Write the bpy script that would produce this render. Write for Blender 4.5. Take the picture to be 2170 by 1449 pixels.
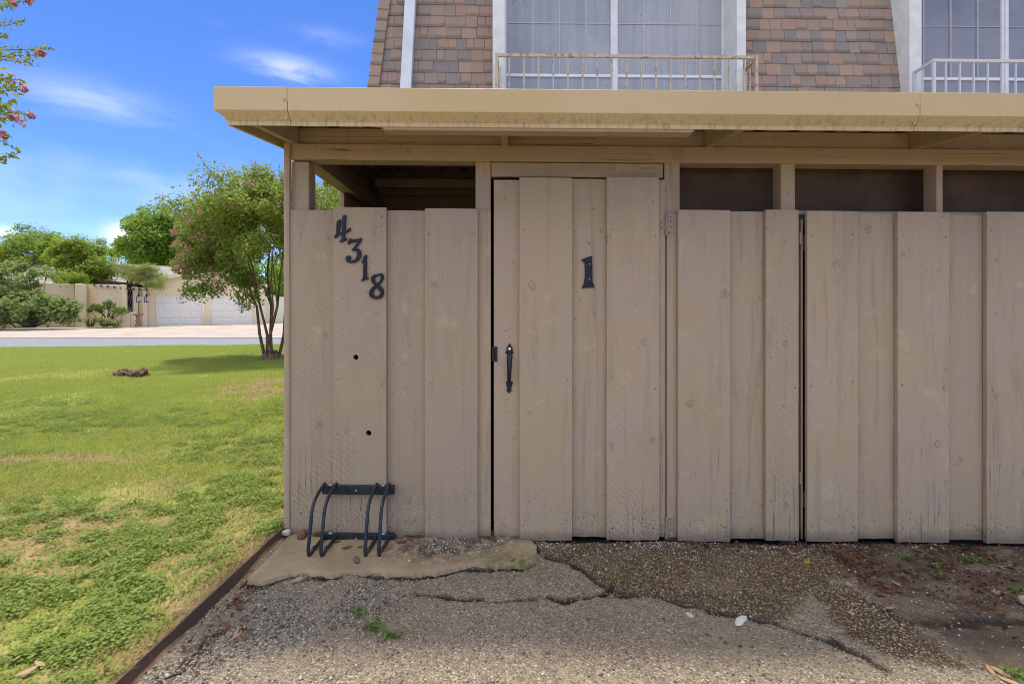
import bpy, bmesh, math, random
import numpy as np
from mathutils import Vector, Matrix
for o in list(bpy.data.objects): bpy.data.objects.remove(o)
scene = bpy.context.scene
C = scene.collection
random.seed(4); RNG = np.random.default_rng(7)
rad = math.radians

# ------------------------------------------------------------------ camera
FPX, VPX, HOR, CAMY, CAMZ = 1030.0, 1092.0, 662.0, -2.675, 1.24
cam = bpy.data.cameras.new('camera'); camo = bpy.data.objects.new('camera', cam); C.objects.link(camo)
camo.location = (0, CAMY, CAMZ); camo.rotation_euler = (rad(90), 0, 0)
cam.sensor_width = 36; cam.lens = 36 * FPX / 2170
cam.shift_x = (1085 - VPX) / 2170; cam.shift_y = (HOR - 724.5) / 2170
cam.clip_start = 0.05; cam.clip_end = 2000
scene.camera = camo

# ------------------------------------------------------------------ light
SUNV = Vector((-0.04, 0.20, 1.0)).normalized()
sun = bpy.data.lights.new('sun', 'SUN'); suno = bpy.data.objects.new('sun', sun); C.objects.link(suno)
sun.energy = 2.0; sun.angle = rad(5); sun.color = (1.0, 0.93, 0.82)
suno.rotation_euler = SUNV.to_track_quat('Z', 'Y').to_euler(); suno.location = (0, 0, 30)

world = bpy.data.worlds.new('World'); scene.world = world; world.use_nodes = True
wn, wl = world.node_tree.nodes, world.node_tree.links
for n in list(wn): wn.remove(n)
wout = wn.new('ShaderNodeOutputWorld'); wbg = wn.new('ShaderNodeBackground')
sky = wn.new('ShaderNodeTexSky'); sky.sky_type = 'NISHITA'; sky.sun_disc = False
sky.sun_elevation = math.asin(SUNV.z); sky.sun_rotation = math.atan2(SUNV.x, SUNV.y)
sky.air_density = 0.62; sky.dust_density = 0.0; sky.ozone_density = 4.0; sky.altitude = 100
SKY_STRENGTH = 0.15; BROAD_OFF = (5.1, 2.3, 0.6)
wbg.inputs['Strength'].default_value = SKY_STRENGTH
hs = wn.new('ShaderNodeHueSaturation'); hs.inputs['Saturation'].default_value = 1.15; hs.inputs['Value'].default_value = 0.93
tint = wn.new('ShaderNodeMix'); tint.data_type = 'RGBA'; tint.blend_type = 'MULTIPLY'; tint.inputs[0].default_value = 1.0
wl.new(sky.outputs[0], tint.inputs[6]); tint.inputs[7].default_value = (0.92, 0.865, 1.0, 1)
wl.new(tint.outputs[2], hs.inputs['Color'])
tc = wn.new('ShaderNodeTexCoord')
sx = wn.new('ShaderNodeSeparateXYZ'); wl.new(tc.outputs['Generated'], sx.inputs[0])
def wmath(op, a, b=None, clamp=False):
    n = wn.new('ShaderNodeMath'); n.operation = op; n.use_clamp = clamp
    for i, v in enumerate((a, b)):
        if v is None: continue
        if isinstance(v, (int, float)): n.inputs[i].default_value = v
        else: wl.new(v, n.inputs[i])
    return n.outputs[0]
az = wmath('ARCTAN2', sx.outputs[0], sx.outputs[1]); el = wmath('ARCSINE', sx.outputs[2])
cmb = wn.new('ShaderNodeCombineXYZ')
wl.new(wmath('MULTIPLY', az, 1.0), cmb.inputs[0]); wl.new(wmath('MULTIPLY', el, 4.0), cmb.inputs[1])
def wnoise(scale, detail, rough, dist=0.0):
    n = wn.new('ShaderNodeTexNoise'); n.inputs['Scale'].default_value = scale; n.inputs['Detail'].default_value = detail
    n.inputs['Roughness'].default_value = rough; n.inputs['Distortion'].default_value = dist
    wl.new(cmb.outputs[0], n.inputs['Vector']); return n.outputs['Fac']
wisp = wnoise(3.2, 6, 0.55, 0.6)
fine = wnoise(9.0, 5, 0.6, 1.0)
def ramp01(v, lo, hi):
    n = wn.new('ShaderNodeMapRange'); n.interpolation_type = 'SMOOTHSTEP'
    n.inputs['From Min'].default_value = lo; n.inputs['From Max'].default_value = hi; wl.new(v, n.inputs['Value']); return n.outputs[0]
# broken thin cloud all round, added to fill shade; clearer gap faces the lawn
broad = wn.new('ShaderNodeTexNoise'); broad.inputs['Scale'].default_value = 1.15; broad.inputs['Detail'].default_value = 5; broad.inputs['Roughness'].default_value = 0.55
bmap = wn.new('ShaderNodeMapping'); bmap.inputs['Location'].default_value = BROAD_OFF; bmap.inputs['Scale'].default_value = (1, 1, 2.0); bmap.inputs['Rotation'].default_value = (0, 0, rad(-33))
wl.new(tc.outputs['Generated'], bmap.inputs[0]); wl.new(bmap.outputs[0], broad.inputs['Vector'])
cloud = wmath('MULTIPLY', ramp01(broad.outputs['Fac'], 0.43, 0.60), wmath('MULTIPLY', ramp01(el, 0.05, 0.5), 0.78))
cloud = wmath('ADD', cloud, wmath('MULTIPLY', ramp01(wisp, 0.58, 0.9), 0.08))
def blob(px, py, wpx, hpx, amp, sharp=None):
    a0 = math.atan2((px - VPX) / FPX, 1); d = math.hypot((px - VPX) / FPX, 1); e0 = math.atan2((HOR - py) / FPX, d)
    wa, ha = wpx / FPX / (d * d), hpx / FPX / d
    u = wmath('DIVIDE', wmath('SUBTRACT', az, a0), wa); v = wmath('DIVIDE', wmath('SUBTRACT', el, e0), ha)
    v = wmath('ADD', v, wmath('MULTIPLY', wmath('SUBTRACT', fine, 0.5), 1.6))
    r = wmath('ADD', wmath('MULTIPLY', u, u), wmath('MULTIPLY', v, v))
    g = wmath('MULTIPLY', wmath('EXPONENT', wmath('MULTIPLY', r, -1.0)), amp)
    return wmath('MULTIPLY', g, ramp01(wmath('ADD', wmath('MULTIPLY', wisp, 0.4), wmath('MULTIPLY', fine, 0.6)), 0.30, 0.62))
for args in ((610, 142, 85, 20, 0.27), (185, 205, 150, 34, 0.17), (700, 75, 60, 14, 0.08),
             (272, 500, 40, 26, 0.7), (5, 492, 30, 12, 0.5)):
    cloud = wmath('ADD', cloud, blob(*args))
cloud = wmath('MINIMUM', cloud, 0.92)
# a little pale haze low on the horizon
mixc = wn.new('ShaderNodeMix'); mixc.data_type = 'RGBA'
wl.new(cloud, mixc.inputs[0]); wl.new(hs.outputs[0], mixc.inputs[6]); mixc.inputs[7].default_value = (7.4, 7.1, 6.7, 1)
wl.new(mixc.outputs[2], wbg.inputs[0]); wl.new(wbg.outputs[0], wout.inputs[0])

scene.render.engine = 'CYCLES'
scene.cycles.use_denoising = True
scene.cycles.max_bounces = 8; scene.cycles.diffuse_bounces = 5; scene.cycles.transparent_max_bounces = 8
scene.cycles.sample_clamp_indirect = 6; scene.cycles.filter_width = 0.95
vs = scene.view_settings
vs.view_transform = 'Standard'; vs.look = 'None'; vs.gamma = 1; vs.use_curve_mapping = False
vs.exposure = 1.0

# ------------------------------------------------------------------ helpers
SHEAR = 0.0085                     # the whole shed and block behind stand a touch out of level
def S0(D): return FPX / D
def wx(px, D): return (px - VPX) * D / FPX
def wz(px, py, D): return CAMZ - (py - SHEAR * (px - VPX) - HOR) * D / FPX     # height in the un-tilted frame
def gpt(px, py, h=1.25):           # a point of the paving seen at a pixel of the study photo
    D = FPX * h / (py - HOR); return ((px - VPX) * D / FPX, D + CAMY)

class MB:
    def __init__(s): s.v = []; s.f = []
    def box(s, x0, x1, y0, y1, z0, z1):
        b = len(s.v)
        s.v += [(x0,y0,z0),(x1,y0,z0),(x1,y1,z0),(x0,y1,z0),(x0,y0,z1),(x1,y0,z1),(x1,y1,z1),(x0,y1,z1)]
        s.f += [(b,b+3,b+2,b+1),(b+4,b+5,b+6,b+7),(b,b+1,b+5,b+4),(b+1,b+2,b+6,b+5),(b+2,b+3,b+7,b+6),(b+3,b,b+4,b+7)]
        return s
    def hexa(s, p):                # eight corners, box order
        b = len(s.v); s.v += [tuple(q) for q in p]
        s.f += [(b,b+3,b+2,b+1),(b+4,b+5,b+6,b+7),(b,b+1,b+5,b+4),(b+1,b+2,b+6,b+5),(b+2,b+3,b+7,b+6),(b+3,b,b+4,b+7)]
        return s
    def tube(s, pts, r, n=8, cap=True):
        pts = [Vector(p) for p in pts]; m = len(pts)
        rr = r if isinstance(r, (list, tuple)) else [r] * m
        up = Vector((0.31, 0.2, 0.93)); b0 = len(s.v)
        for i, p in enumerate(pts):
            t = (pts[min(i+1, m-1)] - pts[max(i-1, 0)]).normalized()
            a = t.cross(up)
            if a.length < 1e-3: a = t.cross(Vector((1,0,0)))
            a.normalize(); bb = t.cross(a)
            for k in range(n):
                th = 2*math.pi*k/n; s.v.append(tuple(p + (a*math.cos(th) + bb*math.sin(th))*rr[i]))
        for i in range(m-1):
            for k in range(n):
                a_, b_ = b0+i*n+k, b0+i*n+(k+1) % n
                s.f.append((a_, b_, b_+n, a_+n))
        if cap:
            s.f.append(tuple(b0+k for k in reversed(range(n)))); s.f.append(tuple(b0+(m-1)*n+k for k in range(n)))
        return s
    def lathe(s, c, prof, n=16):   # prof: (r, z)
        b0 = len(s.v)
        for r, z in prof:
            for k in range(n):
                th = 2*math.pi*k/n; s.v.append((c[0]+r*math.cos(th), c[1]+r*math.sin(th), c[2]+z))
        for i in range(len(prof)-1):
            for k in range(n):
                a_, b_ = b0+i*n+k, b0+i*n+(k+1) % n; s.f.append((a_, b_, b_+n, a_+n))
        s.f.append(tuple(b0+k for k in reversed(range(n)))); s.f.append(tuple(b0+(len(prof)-1)*n+k for k in range(n)))
        return s
    def extr_x(s, prof, x0, x1):   # prof (y,z) closed polygon, swept along x
        b = len(s.v); n = len(prof)
        s.v += [(x0, y, z) for y, z in prof] + [(x1, y, z) for y, z in prof]
        for i in range(n):
            j = (i+1) % n; s.f.append((b+i, b+j, b+n+j, b+n+i))
        s.f.append(tuple(b+i for i in reversed(range(n)))); s.f.append(tuple(b+n+i for i in range(n)))
        return s
    def disc_y(s, x, y0, z, r, depth, n=12):       # little cylinder, axis along y, front at y0
        b = len(s.v)
        for yy in (y0, y0+depth):
            for k in range(n):
                th = 2*math.pi*k/n; s.v.append((x+r*math.cos(th), yy, z+r*math.sin(th)))
        s.f.append(tuple(b+k for k in range(n))); s.f.append(tuple(b+n+k for k in reversed(range(n))))
        for k in range(n):
            j = (k+1) % n; s.f.append((b+j, b+k, b+n+k, b+n+j))
        return s
    def build(s, name, mat, parent=None, bevel=0, seg=1, shear=False, smooth=False):
        return mesh_obj(name, s.v, s.f, mat, parent, bevel, seg, shear, smooth)

def wloc(o):
    p = Vector((0,0,0))
    while o is not None: p += o.location; o = o.parent
    return p
def link(name, me, mat, parent):
    if mat is not None and not me.materials: me.materials.append(mat)
    o = bpy.data.objects.new(name, me); C.objects.link(o)
    if parent is not None: o.parent = parent
    return o
def mesh_obj(name, v, f, mat, parent=None, bevel=0, seg=1, shear=False, smooth=False):
    off = wloc(parent) if parent is not None else Vector((0,0,0))
    vv = np.array(v, dtype=float)
    if shear: vv[:, 2] -= SHEAR * vv[:, 0]
    vv = vv - np.array(off)
    me = bpy.data.meshes.new(name); me.from_pydata(vv.tolist(), [], f); me.update()
    bm = bmesh.new(); bm.from_mesh(me)
    bmesh.ops.recalc_face_normals(bm, faces=bm.faces)
    if bevel: bmesh.ops.bevel(bm, geom=list(bm.edges), offset=bevel, segments=seg, profile=0.6, affect='EDGES', clamp_overlap=True)
    bm.to_mesh(me); bm.free()
    if smooth:
        for p in me.polygons: p.use_smooth = True
        try: me.set_sharp_from_angle(angle=rad(38))
        except Exception: pass
    return link(name, me, mat, parent)
def raw_mesh(name, V, F, mat, parent=None, smooth=False):     # big numpy meshes: F (n,3) or (n,4)
    V = np.asarray(V, dtype=np.float32); F = np.asarray(F, dtype=np.int32)
    if parent is not None: V = V - np.array(wloc(parent), dtype=np.float32)
    me = bpy.data.meshes.new(name); k = F.shape[1]
    me.vertices.add(len(V)); me.vertices.foreach_set('co', V.ravel())
    me.loops.add(F.size); me.loops.foreach_set('vertex_index', F.ravel())
    me.polygons.add(len(F)); me.polygons.foreach_set('loop_start', np.arange(0, F.size, k, dtype=np.int32))
    me.polygons.foreach_set('loop_total', np.full(len(F), k, dtype=np.int32))
    if smooth: me.polygons.foreach_set('use_smooth', np.ones(len(F), dtype=bool))
    me.update(calc_edges=True); me.validate()
    return link(name, me, mat, parent)
def tag(o, label=None, cat=None, group=None, kind=None):
    for k, v in (('label', label), ('category', cat), ('group', group), ('kind', kind)):
        if v: o[k] = v
    return o
def thing(name, loc, label, cat, group=None):
    o = bpy.data.objects.new(name, None); C.objects.link(o); o.location = loc; o.empty_display_size = 0.2
    return tag(o, label, cat, group)

# numpy value noise
def vnoise(x, y, seed=0):
    xi, yi = np.floor(x).astype(np.int64), np.floor(y).astype(np.int64); xf, yf = x-xi, y-yi
    def h(a, b):
        n = (a*374761393 + b*668265263 + seed*982451653) & 0xffffffff
        n = ((n ^ (n >> 13)) * 1274126177) & 0xffffffff
        return ((n ^ (n >> 16)) & 0xffff) / 65535.0
    u, v = xf*xf*(3-2*xf), yf*yf*(3-2*yf)
    return (h(xi,yi)*(1-u)+h(xi+1,yi)*u)*(1-v) + (h(xi,yi+1)*(1-u)+h(xi+1,yi+1)*u)*v
def fbm(x, y, oct=4, seed=0):
    x = np.asarray(x, float); y = np.asarray(y, float); t = 0; a = 0.5; nrm = 0
    for i in range(oct):
        t = t + a*vnoise(x*2**i, y*2**i, seed+i); nrm += a; a *= 0.5
    return t/nrm

# ------------------------------------------------------------------ materials
class NT:
    def __init__(s, name):
        m = bpy.data.materials.new(name); m.use_nodes = True; s.m = m; s.n = m.node_tree.nodes; s.l = m.node_tree.links
        s.b = s.n['Principled BSDF']; s.out = s.n['Material Output']
        s._pos = None
    def node(s, t, **kw):
        n = s.n.new(t)
        for k, v in kw.items():
            if k in n.inputs: s.put(n.inputs[k], v)
            else: setattr(n, k, v)
        return n
    def put(s, inp, v):
        if hasattr(v, 'is_output'): s.l.new(v, inp)
        elif isinstance(v, (tuple, list)) and len(v) == 3 and inp.type == 'RGBA': inp.default_value = (*v, 1)
        else: inp.default_value = v
    def pos(s):
        if s._pos is None: s._pos = s.n.new('ShaderNodeNewGeometry').outputs['Position']
        return s._pos
    def mapv(s, scale=(1,1,1), rot=(0,0,0), loc=(0,0,0), vec=None, rnd=0.0):
        n = s.node('ShaderNodeMapping'); s.l.new(vec or s.pos(), n.inputs[0])
        n.inputs['Scale'].default_value = scale; n.inputs['Rotation'].default_value = rot; n.inputs['Location'].default_value = loc
        if rnd:
            oi = s.node('ShaderNodeObjectInfo'); v = s.node('ShaderNodeVectorMath', operation='ADD'); s.l.new(n.outputs[0], v.inputs[0])
            c = s.node('ShaderNodeMath', operation='MULTIPLY'); s.l.new(oi.outputs['Random'], c.inputs[0]); c.inputs[1].default_value = rnd
            s.l.new(c.outputs[0], v.inputs[1]); return v.outputs[0]
        return n.outputs[0]
    def noise(s, scale, detail=4, rough=0.55, vec=None, dist=0.0, col=False):
        n = s.node('ShaderNodeTexNoise'); s.l.new(vec or s.pos(), n.inputs['Vector'])
        n.inputs['Scale'].default_value = scale; n.inputs['Detail'].default_value = detail
        n.inputs['Roughness'].default_value = rough; n.inputs['Distortion'].default_value = dist
        return n.outputs['Color' if col else 'Fac']
    def voro(s, scale, vec=None, feature='F1', out='Distance', rnd=1.0):
        n = s.node('ShaderNodeTexVoronoi', feature=feature); s.l.new(vec or s.pos(), n.inputs['Vector'])
        n.inputs['Scale'].default_value = scale; n.inputs['Randomness'].default_value = rnd
        return n.outputs[out]
    def math(s, op, a, b=0.0, clamp=False):
        n = s.node('ShaderNodeMath', operation=op, use_clamp=clamp); s.put(n.inputs[0], a); s.put(n.inputs[1], b); return n.outputs[0]
    def rng(s, v, lo, hi, a=0.0, b=1.0, smooth=True):
        n = s.node('ShaderNodeMapRange'); n.interpolation_type = 'SMOOTHSTEP' if smooth else 'LINEAR'
        s.put(n.inputs['Value'], v)
        for k, x in (('From Min', lo), ('From Max', hi), ('To Min', a), ('To Max', b)): n.inputs[k].default_value = x
        return n.outputs[0]
    def mix(s, f, a, b, blend='MIX'):
        n = s.node('ShaderNodeMix', data_type='RGBA', blend_type=blend)
        s.put(n.inputs[0], f); s.put(n.inputs[6], a); s.put(n.inputs[7], b); return n.outputs[2]
    def ramp(s, v, stops):
        n = s.node('ShaderNodeValToRGB'); s.put(n.inputs[0], v); cr = n.color_ramp
        while len(cr.elements) < len(stops): cr.elements.new(0.5)
        for e, (p, c) in zip(cr.elements, stops): e.position = p; e.color = (*c, 1)
        return n.outputs[0]
    def xyz(s, vec=None):
        n = s.node('ShaderNodeSeparateXYZ'); s.l.new(vec or s.pos(), n.inputs[0]); return n.outputs
    def attr(s, name):
        return s.node('ShaderNodeAttribute', attribute_name=name).outputs['Fac']
    def bump(s, h, strength=0.5, dist=0.01, prev=None):
        n = s.node('ShaderNodeBump'); s.put(n.inputs['Height'], h); n.inputs['Strength'].default_value = strength
        n.inputs['Distance'].default_value = dist
        if prev is not None: s.l.new(prev, n.inputs['Normal'])
        return n.outputs[0]
    def done(s, col=None, rough=None, nrm=None, metal=None, spec=None):
        if col is not None: s.put(s.b.inputs['Base Color'], col)
        if rough is not None: s.put(s.b.inputs['Roughness'], rough)
        if nrm is not None: s.l.new(nrm, s.b.inputs['Normal'])
        if metal is not None: s.put(s.b.inputs['Metallic'], metal)
        if spec is not None: s.put(s.b.inputs['Specular IOR Level'], spec)
        return s.m

def painted_wood(name, base, saw=0.0, grain=0.5, dirt=1.0, axis='z', yellow=0.5):
    t = NT(name)
    if axis == 'z': stretch = (26, 26, 1.6)
    elif axis == 'x': stretch = (1.6, 26, 26)
    else: stretch = (26, 1.6, 26)
    gv = t.mapv(scale=stretch, rnd=60.0)
    g1 = t.noise(1.0, 6, 0.62, gv, 0.4); g2 = t.noise(3.1, 3, 0.6, gv, 1.2)
    pv = t.mapv(rnd=31.0)
    blotch = t.noise(2.2, 5, 0.6, pv); speck = t.noise(70, 3, 0.7, pv)
    oi = t.node('ShaderNodeObjectInfo').outputs['Random']
    darker = tuple(c*0.80 for c in base); yel = (base[0]*1.02, base[1]*0.99, base[2]*0.84); lilac = (base[0]*1.02, base[1]*0.98, base[2]*1.02)
    c = t.mix(t.rng(blotch, 0.35, 0.7), yel if yellow else base, lilac)
    c = t.mix(t.rng(oi, 0.0, 1.0, 0.0, 0.55, False), c, darker)
    c = t.mix(t.math('MULTIPLY', t.rng(g1, 0.50, 0.72), 0.55*grain), c, tuple(x*0.55 for x in base))
    z = t.xyz()[2]
    low = t.rng(z, 0.0, 0.55, 1.0, 0.0)                      # splashed mud and mildew near the ground
    thr = t.math('SUBTRACT', 0.675, t.math('MULTIPLY', t.math('MULTIPLY', low, t.rng(t.noise(5, 4, 0.6, t.mapv(rnd=19.0)), 0.3, 0.7, 0.35, 1.15)), 0.115))
    sp = t.rng(t.math('SUBTRACT', t.noise(105, 4, 0.75, pv), thr), 0.0, 0.035)
    c = t.mix(t.math('MULTIPLY', sp, 0.72*dirt), c, (0.045, 0.034, 0.025))
    rag = t.rng(t.math('ADD', z, t.math('MULTIPLY', t.noise(14, 4, 0.65, pv), 0.09)), 0.035, 0.12, 1.0, 0.0)
    c = t.mix(t.math('MULTIPLY', rag, 0.72*dirt), c, (0.13, 0.105, 0.08))
    st = t.noise(1.0, 5, 0.65, t.mapv(scale=(9, 9, 1.1), rnd=41.0), 0.8)
    c = t.mix(t.rng(st, 0.54, 0.70, 0.0, 0.42), c, tuple(x*0.66 for x in base))
    c = t.mix(t.rng(t.noise(6, 5, 0.7, t.mapv(rnd=77.0)), 0.58, 0.70, 0.0, 0.38), c, tuple(min(1, x*1.28) for x in base))
    smear = t.rng(t.noise(30, 4, 0.75, pv), 0.655, 0.69); c = t.mix(t.math('MULTIPLY', smear, 0.6), c, (0.12, 0.09, 0.065))
    # knots with rings
    kq = t.xyz(t.mapv(rnd=17.0)); kcmb = t.node('ShaderNodeCombineXYZ')
    wob = t.math('MULTIPLY', t.math('SUBTRACT', t.noise(22, 3, 0.6, pv), 0.5), 0.045)
    t.put(kcmb.inputs[0], t.math('ADD', kq[0] if axis != 'y' else kq[1], wob)); t.put(kcmb.inputs[1], t.math('ADD', t.math('MULTIPLY', kq[2], 0.8), wob))
    kv = kcmb.outputs[0]
    def v2(out):
        n_ = t.node('ShaderNodeTexVoronoi', voronoi_dimensions='2D'); t.l.new(kv, n_.inputs['Vector']); n_.inputs['Scale'].default_value = 4.2; return n_.outputs[out]
    kd, kc = v2('Distance'), v2('Color')
    on = t.rng(t.xyz(kc)[0], 0.72, 0.73); ksz = t.rng(t.xyz(kc)[1], 0.0, 1.0, 0.6, 1.7, False); kd = t.math('MULTIPLY', kd, ksz)
    ring = t.math('MULTIPLY', t.rng(t.math('SINE', t.math('MULTIPLY', kd, 150.0)), 0.45, 0.8), t.rng(kd, 0.055, 0.095, 1.0, 0.0))
    kmask = t.math('MULTIPLY', t.math('MAXIMUM', ring, t.rng(kd, 0.014, 0.022, 1.0, 0.0)), on)
    c = t.mix(t.math('MULTIPLY', t.math('MULTIPLY', kmask, t.rng(t.noise(40, 3, 0.6, pv), 0.3, 0.6, 0.2, 1.0)), 0.5), c, (0.085, 0.062, 0.042))
    # thin drying cracks that start at the lower end
    cv = t.mapv(scale=(38, 38, 0.55) if axis == 'z' else (0.55, 38, 38), rnd=23.0)
    ck = t.math('ABSOLUTE', t.math('SUBTRACT', t.noise(1.0, 2, 0.5, cv), 0.5))
    crack = t.math('MULTIPLY', t.rng(ck, 0.0, 0.006, 1.0, 0.0), t.rng(t.noise(1.7, 3, 0.5, t.mapv(rnd=9.0)), 0.52, 0.6))
    if axis == 'z': crack = t.math('MULTIPLY', crack, t.rng(z, 0.05, 0.75, 1.0, 0.12))
    c = t.mix(t.math('MULTIPLY', crack, 0.75), c, (0.05, 0.04, 0.03))
    h = t.math('ADD', t.math('MULTIPLY', g1, 0.7*grain), t.math('MULTIPLY', g2, 0.35*grain))
    h = t.math('SUBTRACT', h, t.math('MULTIPLY', kmask, 0.35)); h = t.math('SUBTRACT', h, t.math('MULTIPLY', crack, 0.8))
    h = t.math('ADD', h, t.math('MULTIPLY', speck, 0.16))
    if saw:
        w = t.node('ShaderNodeTexWave', wave_type='BANDS', bands_direction='X'); w.inputs['Scale'].default_value = 11
        w.inputs['Distortion'].default_value = 5.0; w.inputs['Detail'].default_value = 2.5; w.inputs['Detail Scale'].default_value = 1.2
        t.l.new(t.mapv(rot=(0, rad(46), 0), rnd=3.0), w.inputs['Vector'])
        w2 = t.math('MULTIPLY', w.outputs['Fac'], t.rng(t.noise(3, 4, 0.6, t.mapv(rnd=12.0)), 0.36, 0.62, 0.0, 1.0))
        h = t.math('ADD', h, t.math('MULTIPLY', w2, saw))
        c = t.mix(t.math('MULTIPLY', t.math('MULTIPLY', t.rng(w2, 0.45, 0.05), t.rng(t.noise(4, 4, 0.6, t.mapv(rnd=52.0)), 0.4, 0.65)), 0.34*saw), c, tuple(x*0.6 for x in base))
    return t.done(c, 0.72, t.bump(h, 0.85, 0.005), spec=0.3)

def simple(name, col, rough=0.6, metal=0.0, var=0.15, scale=8.0, bump=0.0, bscale=60.0, spec=0.4):
    t = NT(name); n = t.noise(scale, 5, 0.6)
    c = t.mix(t.rng(n, 0.3, 0.7), tuple(x*(1-var) for x in col), tuple(min(1, x*(1+var)) for x in col))
    nrm = t.bump(t.noise(bscale, 4, 0.6), bump, 0.004) if bump else None
    return t.done(c, rough, nrm, metal, spec)

WOOD = (0.462, 0.357, 0.248)
M = {}
M['saw'] = painted_wood('painted_sawn_wood', WOOD, saw=0.42, grain=0.35)
M['saw_light'] = painted_wood('painted_sawn_wood_light', WOOD, saw=0.25, grain=0.5)
M['grain'] = painted_wood('painted_grain_wood', WOOD, saw=0.0, grain=0.9)
M['plain'] = painted_wood('painted_smooth_wood', WOOD, saw=0.0, grain=0.4)
M['beam'] = painted_wood('painted_beam_wood', (0.435, 0.332, 0.222), grain=0.5, dirt=0.25, axis='x')
M['rafter'] = painted_wood('painted_rafter_wood', (0.435, 0.332, 0.222), grain=0.4, dirt=0.2, axis='y')
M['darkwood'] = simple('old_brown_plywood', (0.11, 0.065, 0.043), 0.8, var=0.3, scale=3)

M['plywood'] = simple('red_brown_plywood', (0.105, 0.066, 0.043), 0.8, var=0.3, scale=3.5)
def fascia_mat():
    t = NT('tan_coated_metal')
    base = t.mix(t.rng(t.noise(1.3, 4, 0.5), 0.3, 0.7), (0.58, 0.42, 0.19), (0.64, 0.475, 0.235))
    streak = t.noise(1.0, 4, 0.6, t.mapv(scale=(60, 60, 3)))
    z = t.math('ADD', t.xyz()[2], t.math('MULTIPLY', t.xyz()[0], SHEAR))
    low = t.rng(z, 2.125, 2.175, 1.0, 0.0)
    c = t.mix(t.math('MULTIPLY', t.math('MULTIPLY', t.rng(streak, 0.45, 0.7), low), 0.55), base, (0.26, 0.19, 0.085))
    grime = t.rng(t.math('MULTIPLY', t.noise(90, 4, 0.7), t.rng(t.noise(2.3, 3, 0.5), 0.5, 0.72)), 0.38, 0.5)
    c = t.mix(t.math('MULTIPLY', grime, 0.7), c, (0.07, 0.05, 0.025))
    return t.done(c, 0.42, t.bump(t.noise(3, 3, 0.5), 0.08, 0.01), spec=0.45)
M['fascia'] = fascia_mat()
M['metalroof'] = simple('weathered_sheet_metal', (0.58, 0.51, 0.43), 0.5, 0.2, 0.25, 6, 0.1)
M['black'] = simple('black_iron', (0.018, 0.018, 0.02), 0.42, 0.3, 0.3, 40, 0.15, 200)
M['rack'] = simple('dark_powder_coat', (0.028, 0.032, 0.042), 0.38, 0.2, 0.35, 30, 0.1, 160, 0.5)
M['bolt'] = simple('zinc_screw', (0.55, 0.54, 0.5), 0.35, 0.8, 0.2, 60)
M['ivory'] = simple('ivory_plastic', (0.75, 0.72, 0.64), 0.4)
M['nail'] = simple('rusty_nail', (0.05, 0.035, 0.025), 0.8)
M['white_trim'] = simple('white_trim_paint', (0.72, 0.73, 0.70), 0.55, var=0.08, scale=9, bump=0.15, bscale=30)
M['white_frame'] = simple('white_aluminium', (0.78, 0.79, 0.80), 0.4, var=0.05)
M['grid'] = simple('grey_muntin', (0.36, 0.38, 0.41), 0.5, var=0.1)
M['downspout'] = simple('pale_downspout_metal', (0.62, 0.66, 0.70), 0.35, 0.1, 0.08, 5)
def rusty(name, paint, rust, amt):
    t = NT(name); n = t.noise(22, 6, 0.65)
    c = t.mix(t.rng(n, 0.62-amt, 0.70-amt), paint, rust)
    return t.done(c, 0.6, t.bump(t.noise(120, 3, 0.6), 0.2, 0.003))
M['rail_rust'] = rusty('rusting_tan_railing', (0.50, 0.425, 0.32), (0.32, 0.19, 0.10), 0.09)
M['rail_grey'] = rusty('grey_railing_paint', (0.58, 0.58, 0.60), (0.38, 0.2, 0.1), -0.02)
M['hinge'] = rusty('painted_hinge', (0.35, 0.265, 0.175), (0.26, 0.07, 0.03), 0.02)
def screen_mat():
    t = NT('ribbed_window_screen')
    w = t.node('ShaderNodeTexWave', wave_type='BANDS', bands_direction='X'); w.inputs['Scale'].default_value = 32
    t.l.new(t.pos(), w.inputs['Vector'])
    c = t.mix(t.math('MULTIPLY', w.outputs['Fac'], 0.45), (0.36, 0.385, 0.415), (0.20, 0.22, 0.25))
    c = t.mix(t.rng(t.noise(1.1, 4, 0.6), 0.35, 0.65, 0.0, 0.6), c, (0.47, 0.48, 0.50))  # broad mottling painted in for curtains and the dark room's reflection
    c = t.mix(t.rng(t.noise(1.0, 4, 0.6, t.mapv(scale=(14, 14, 0.8))), 0.42, 0.66, 0.0, 0.22), c, (0.17, 0.19, 0.22))
    drops = t.rng(t.voro(34), 0.15, 0.2, 1.0, 0.0)
    drops = t.math('MULTIPLY', drops, t.rng(t.noise(5, 3, 0.6), 0.45, 0.62))
    c = t.mix(t.math('MULTIPLY', drops, 0.75), c, (0.05, 0.06, 0.08))
    return t.done(c, 0.34, t.bump(w.outputs['Fac'], 0.35, 0.003), spec=0.6)
M['screen'] = screen_mat()
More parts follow.
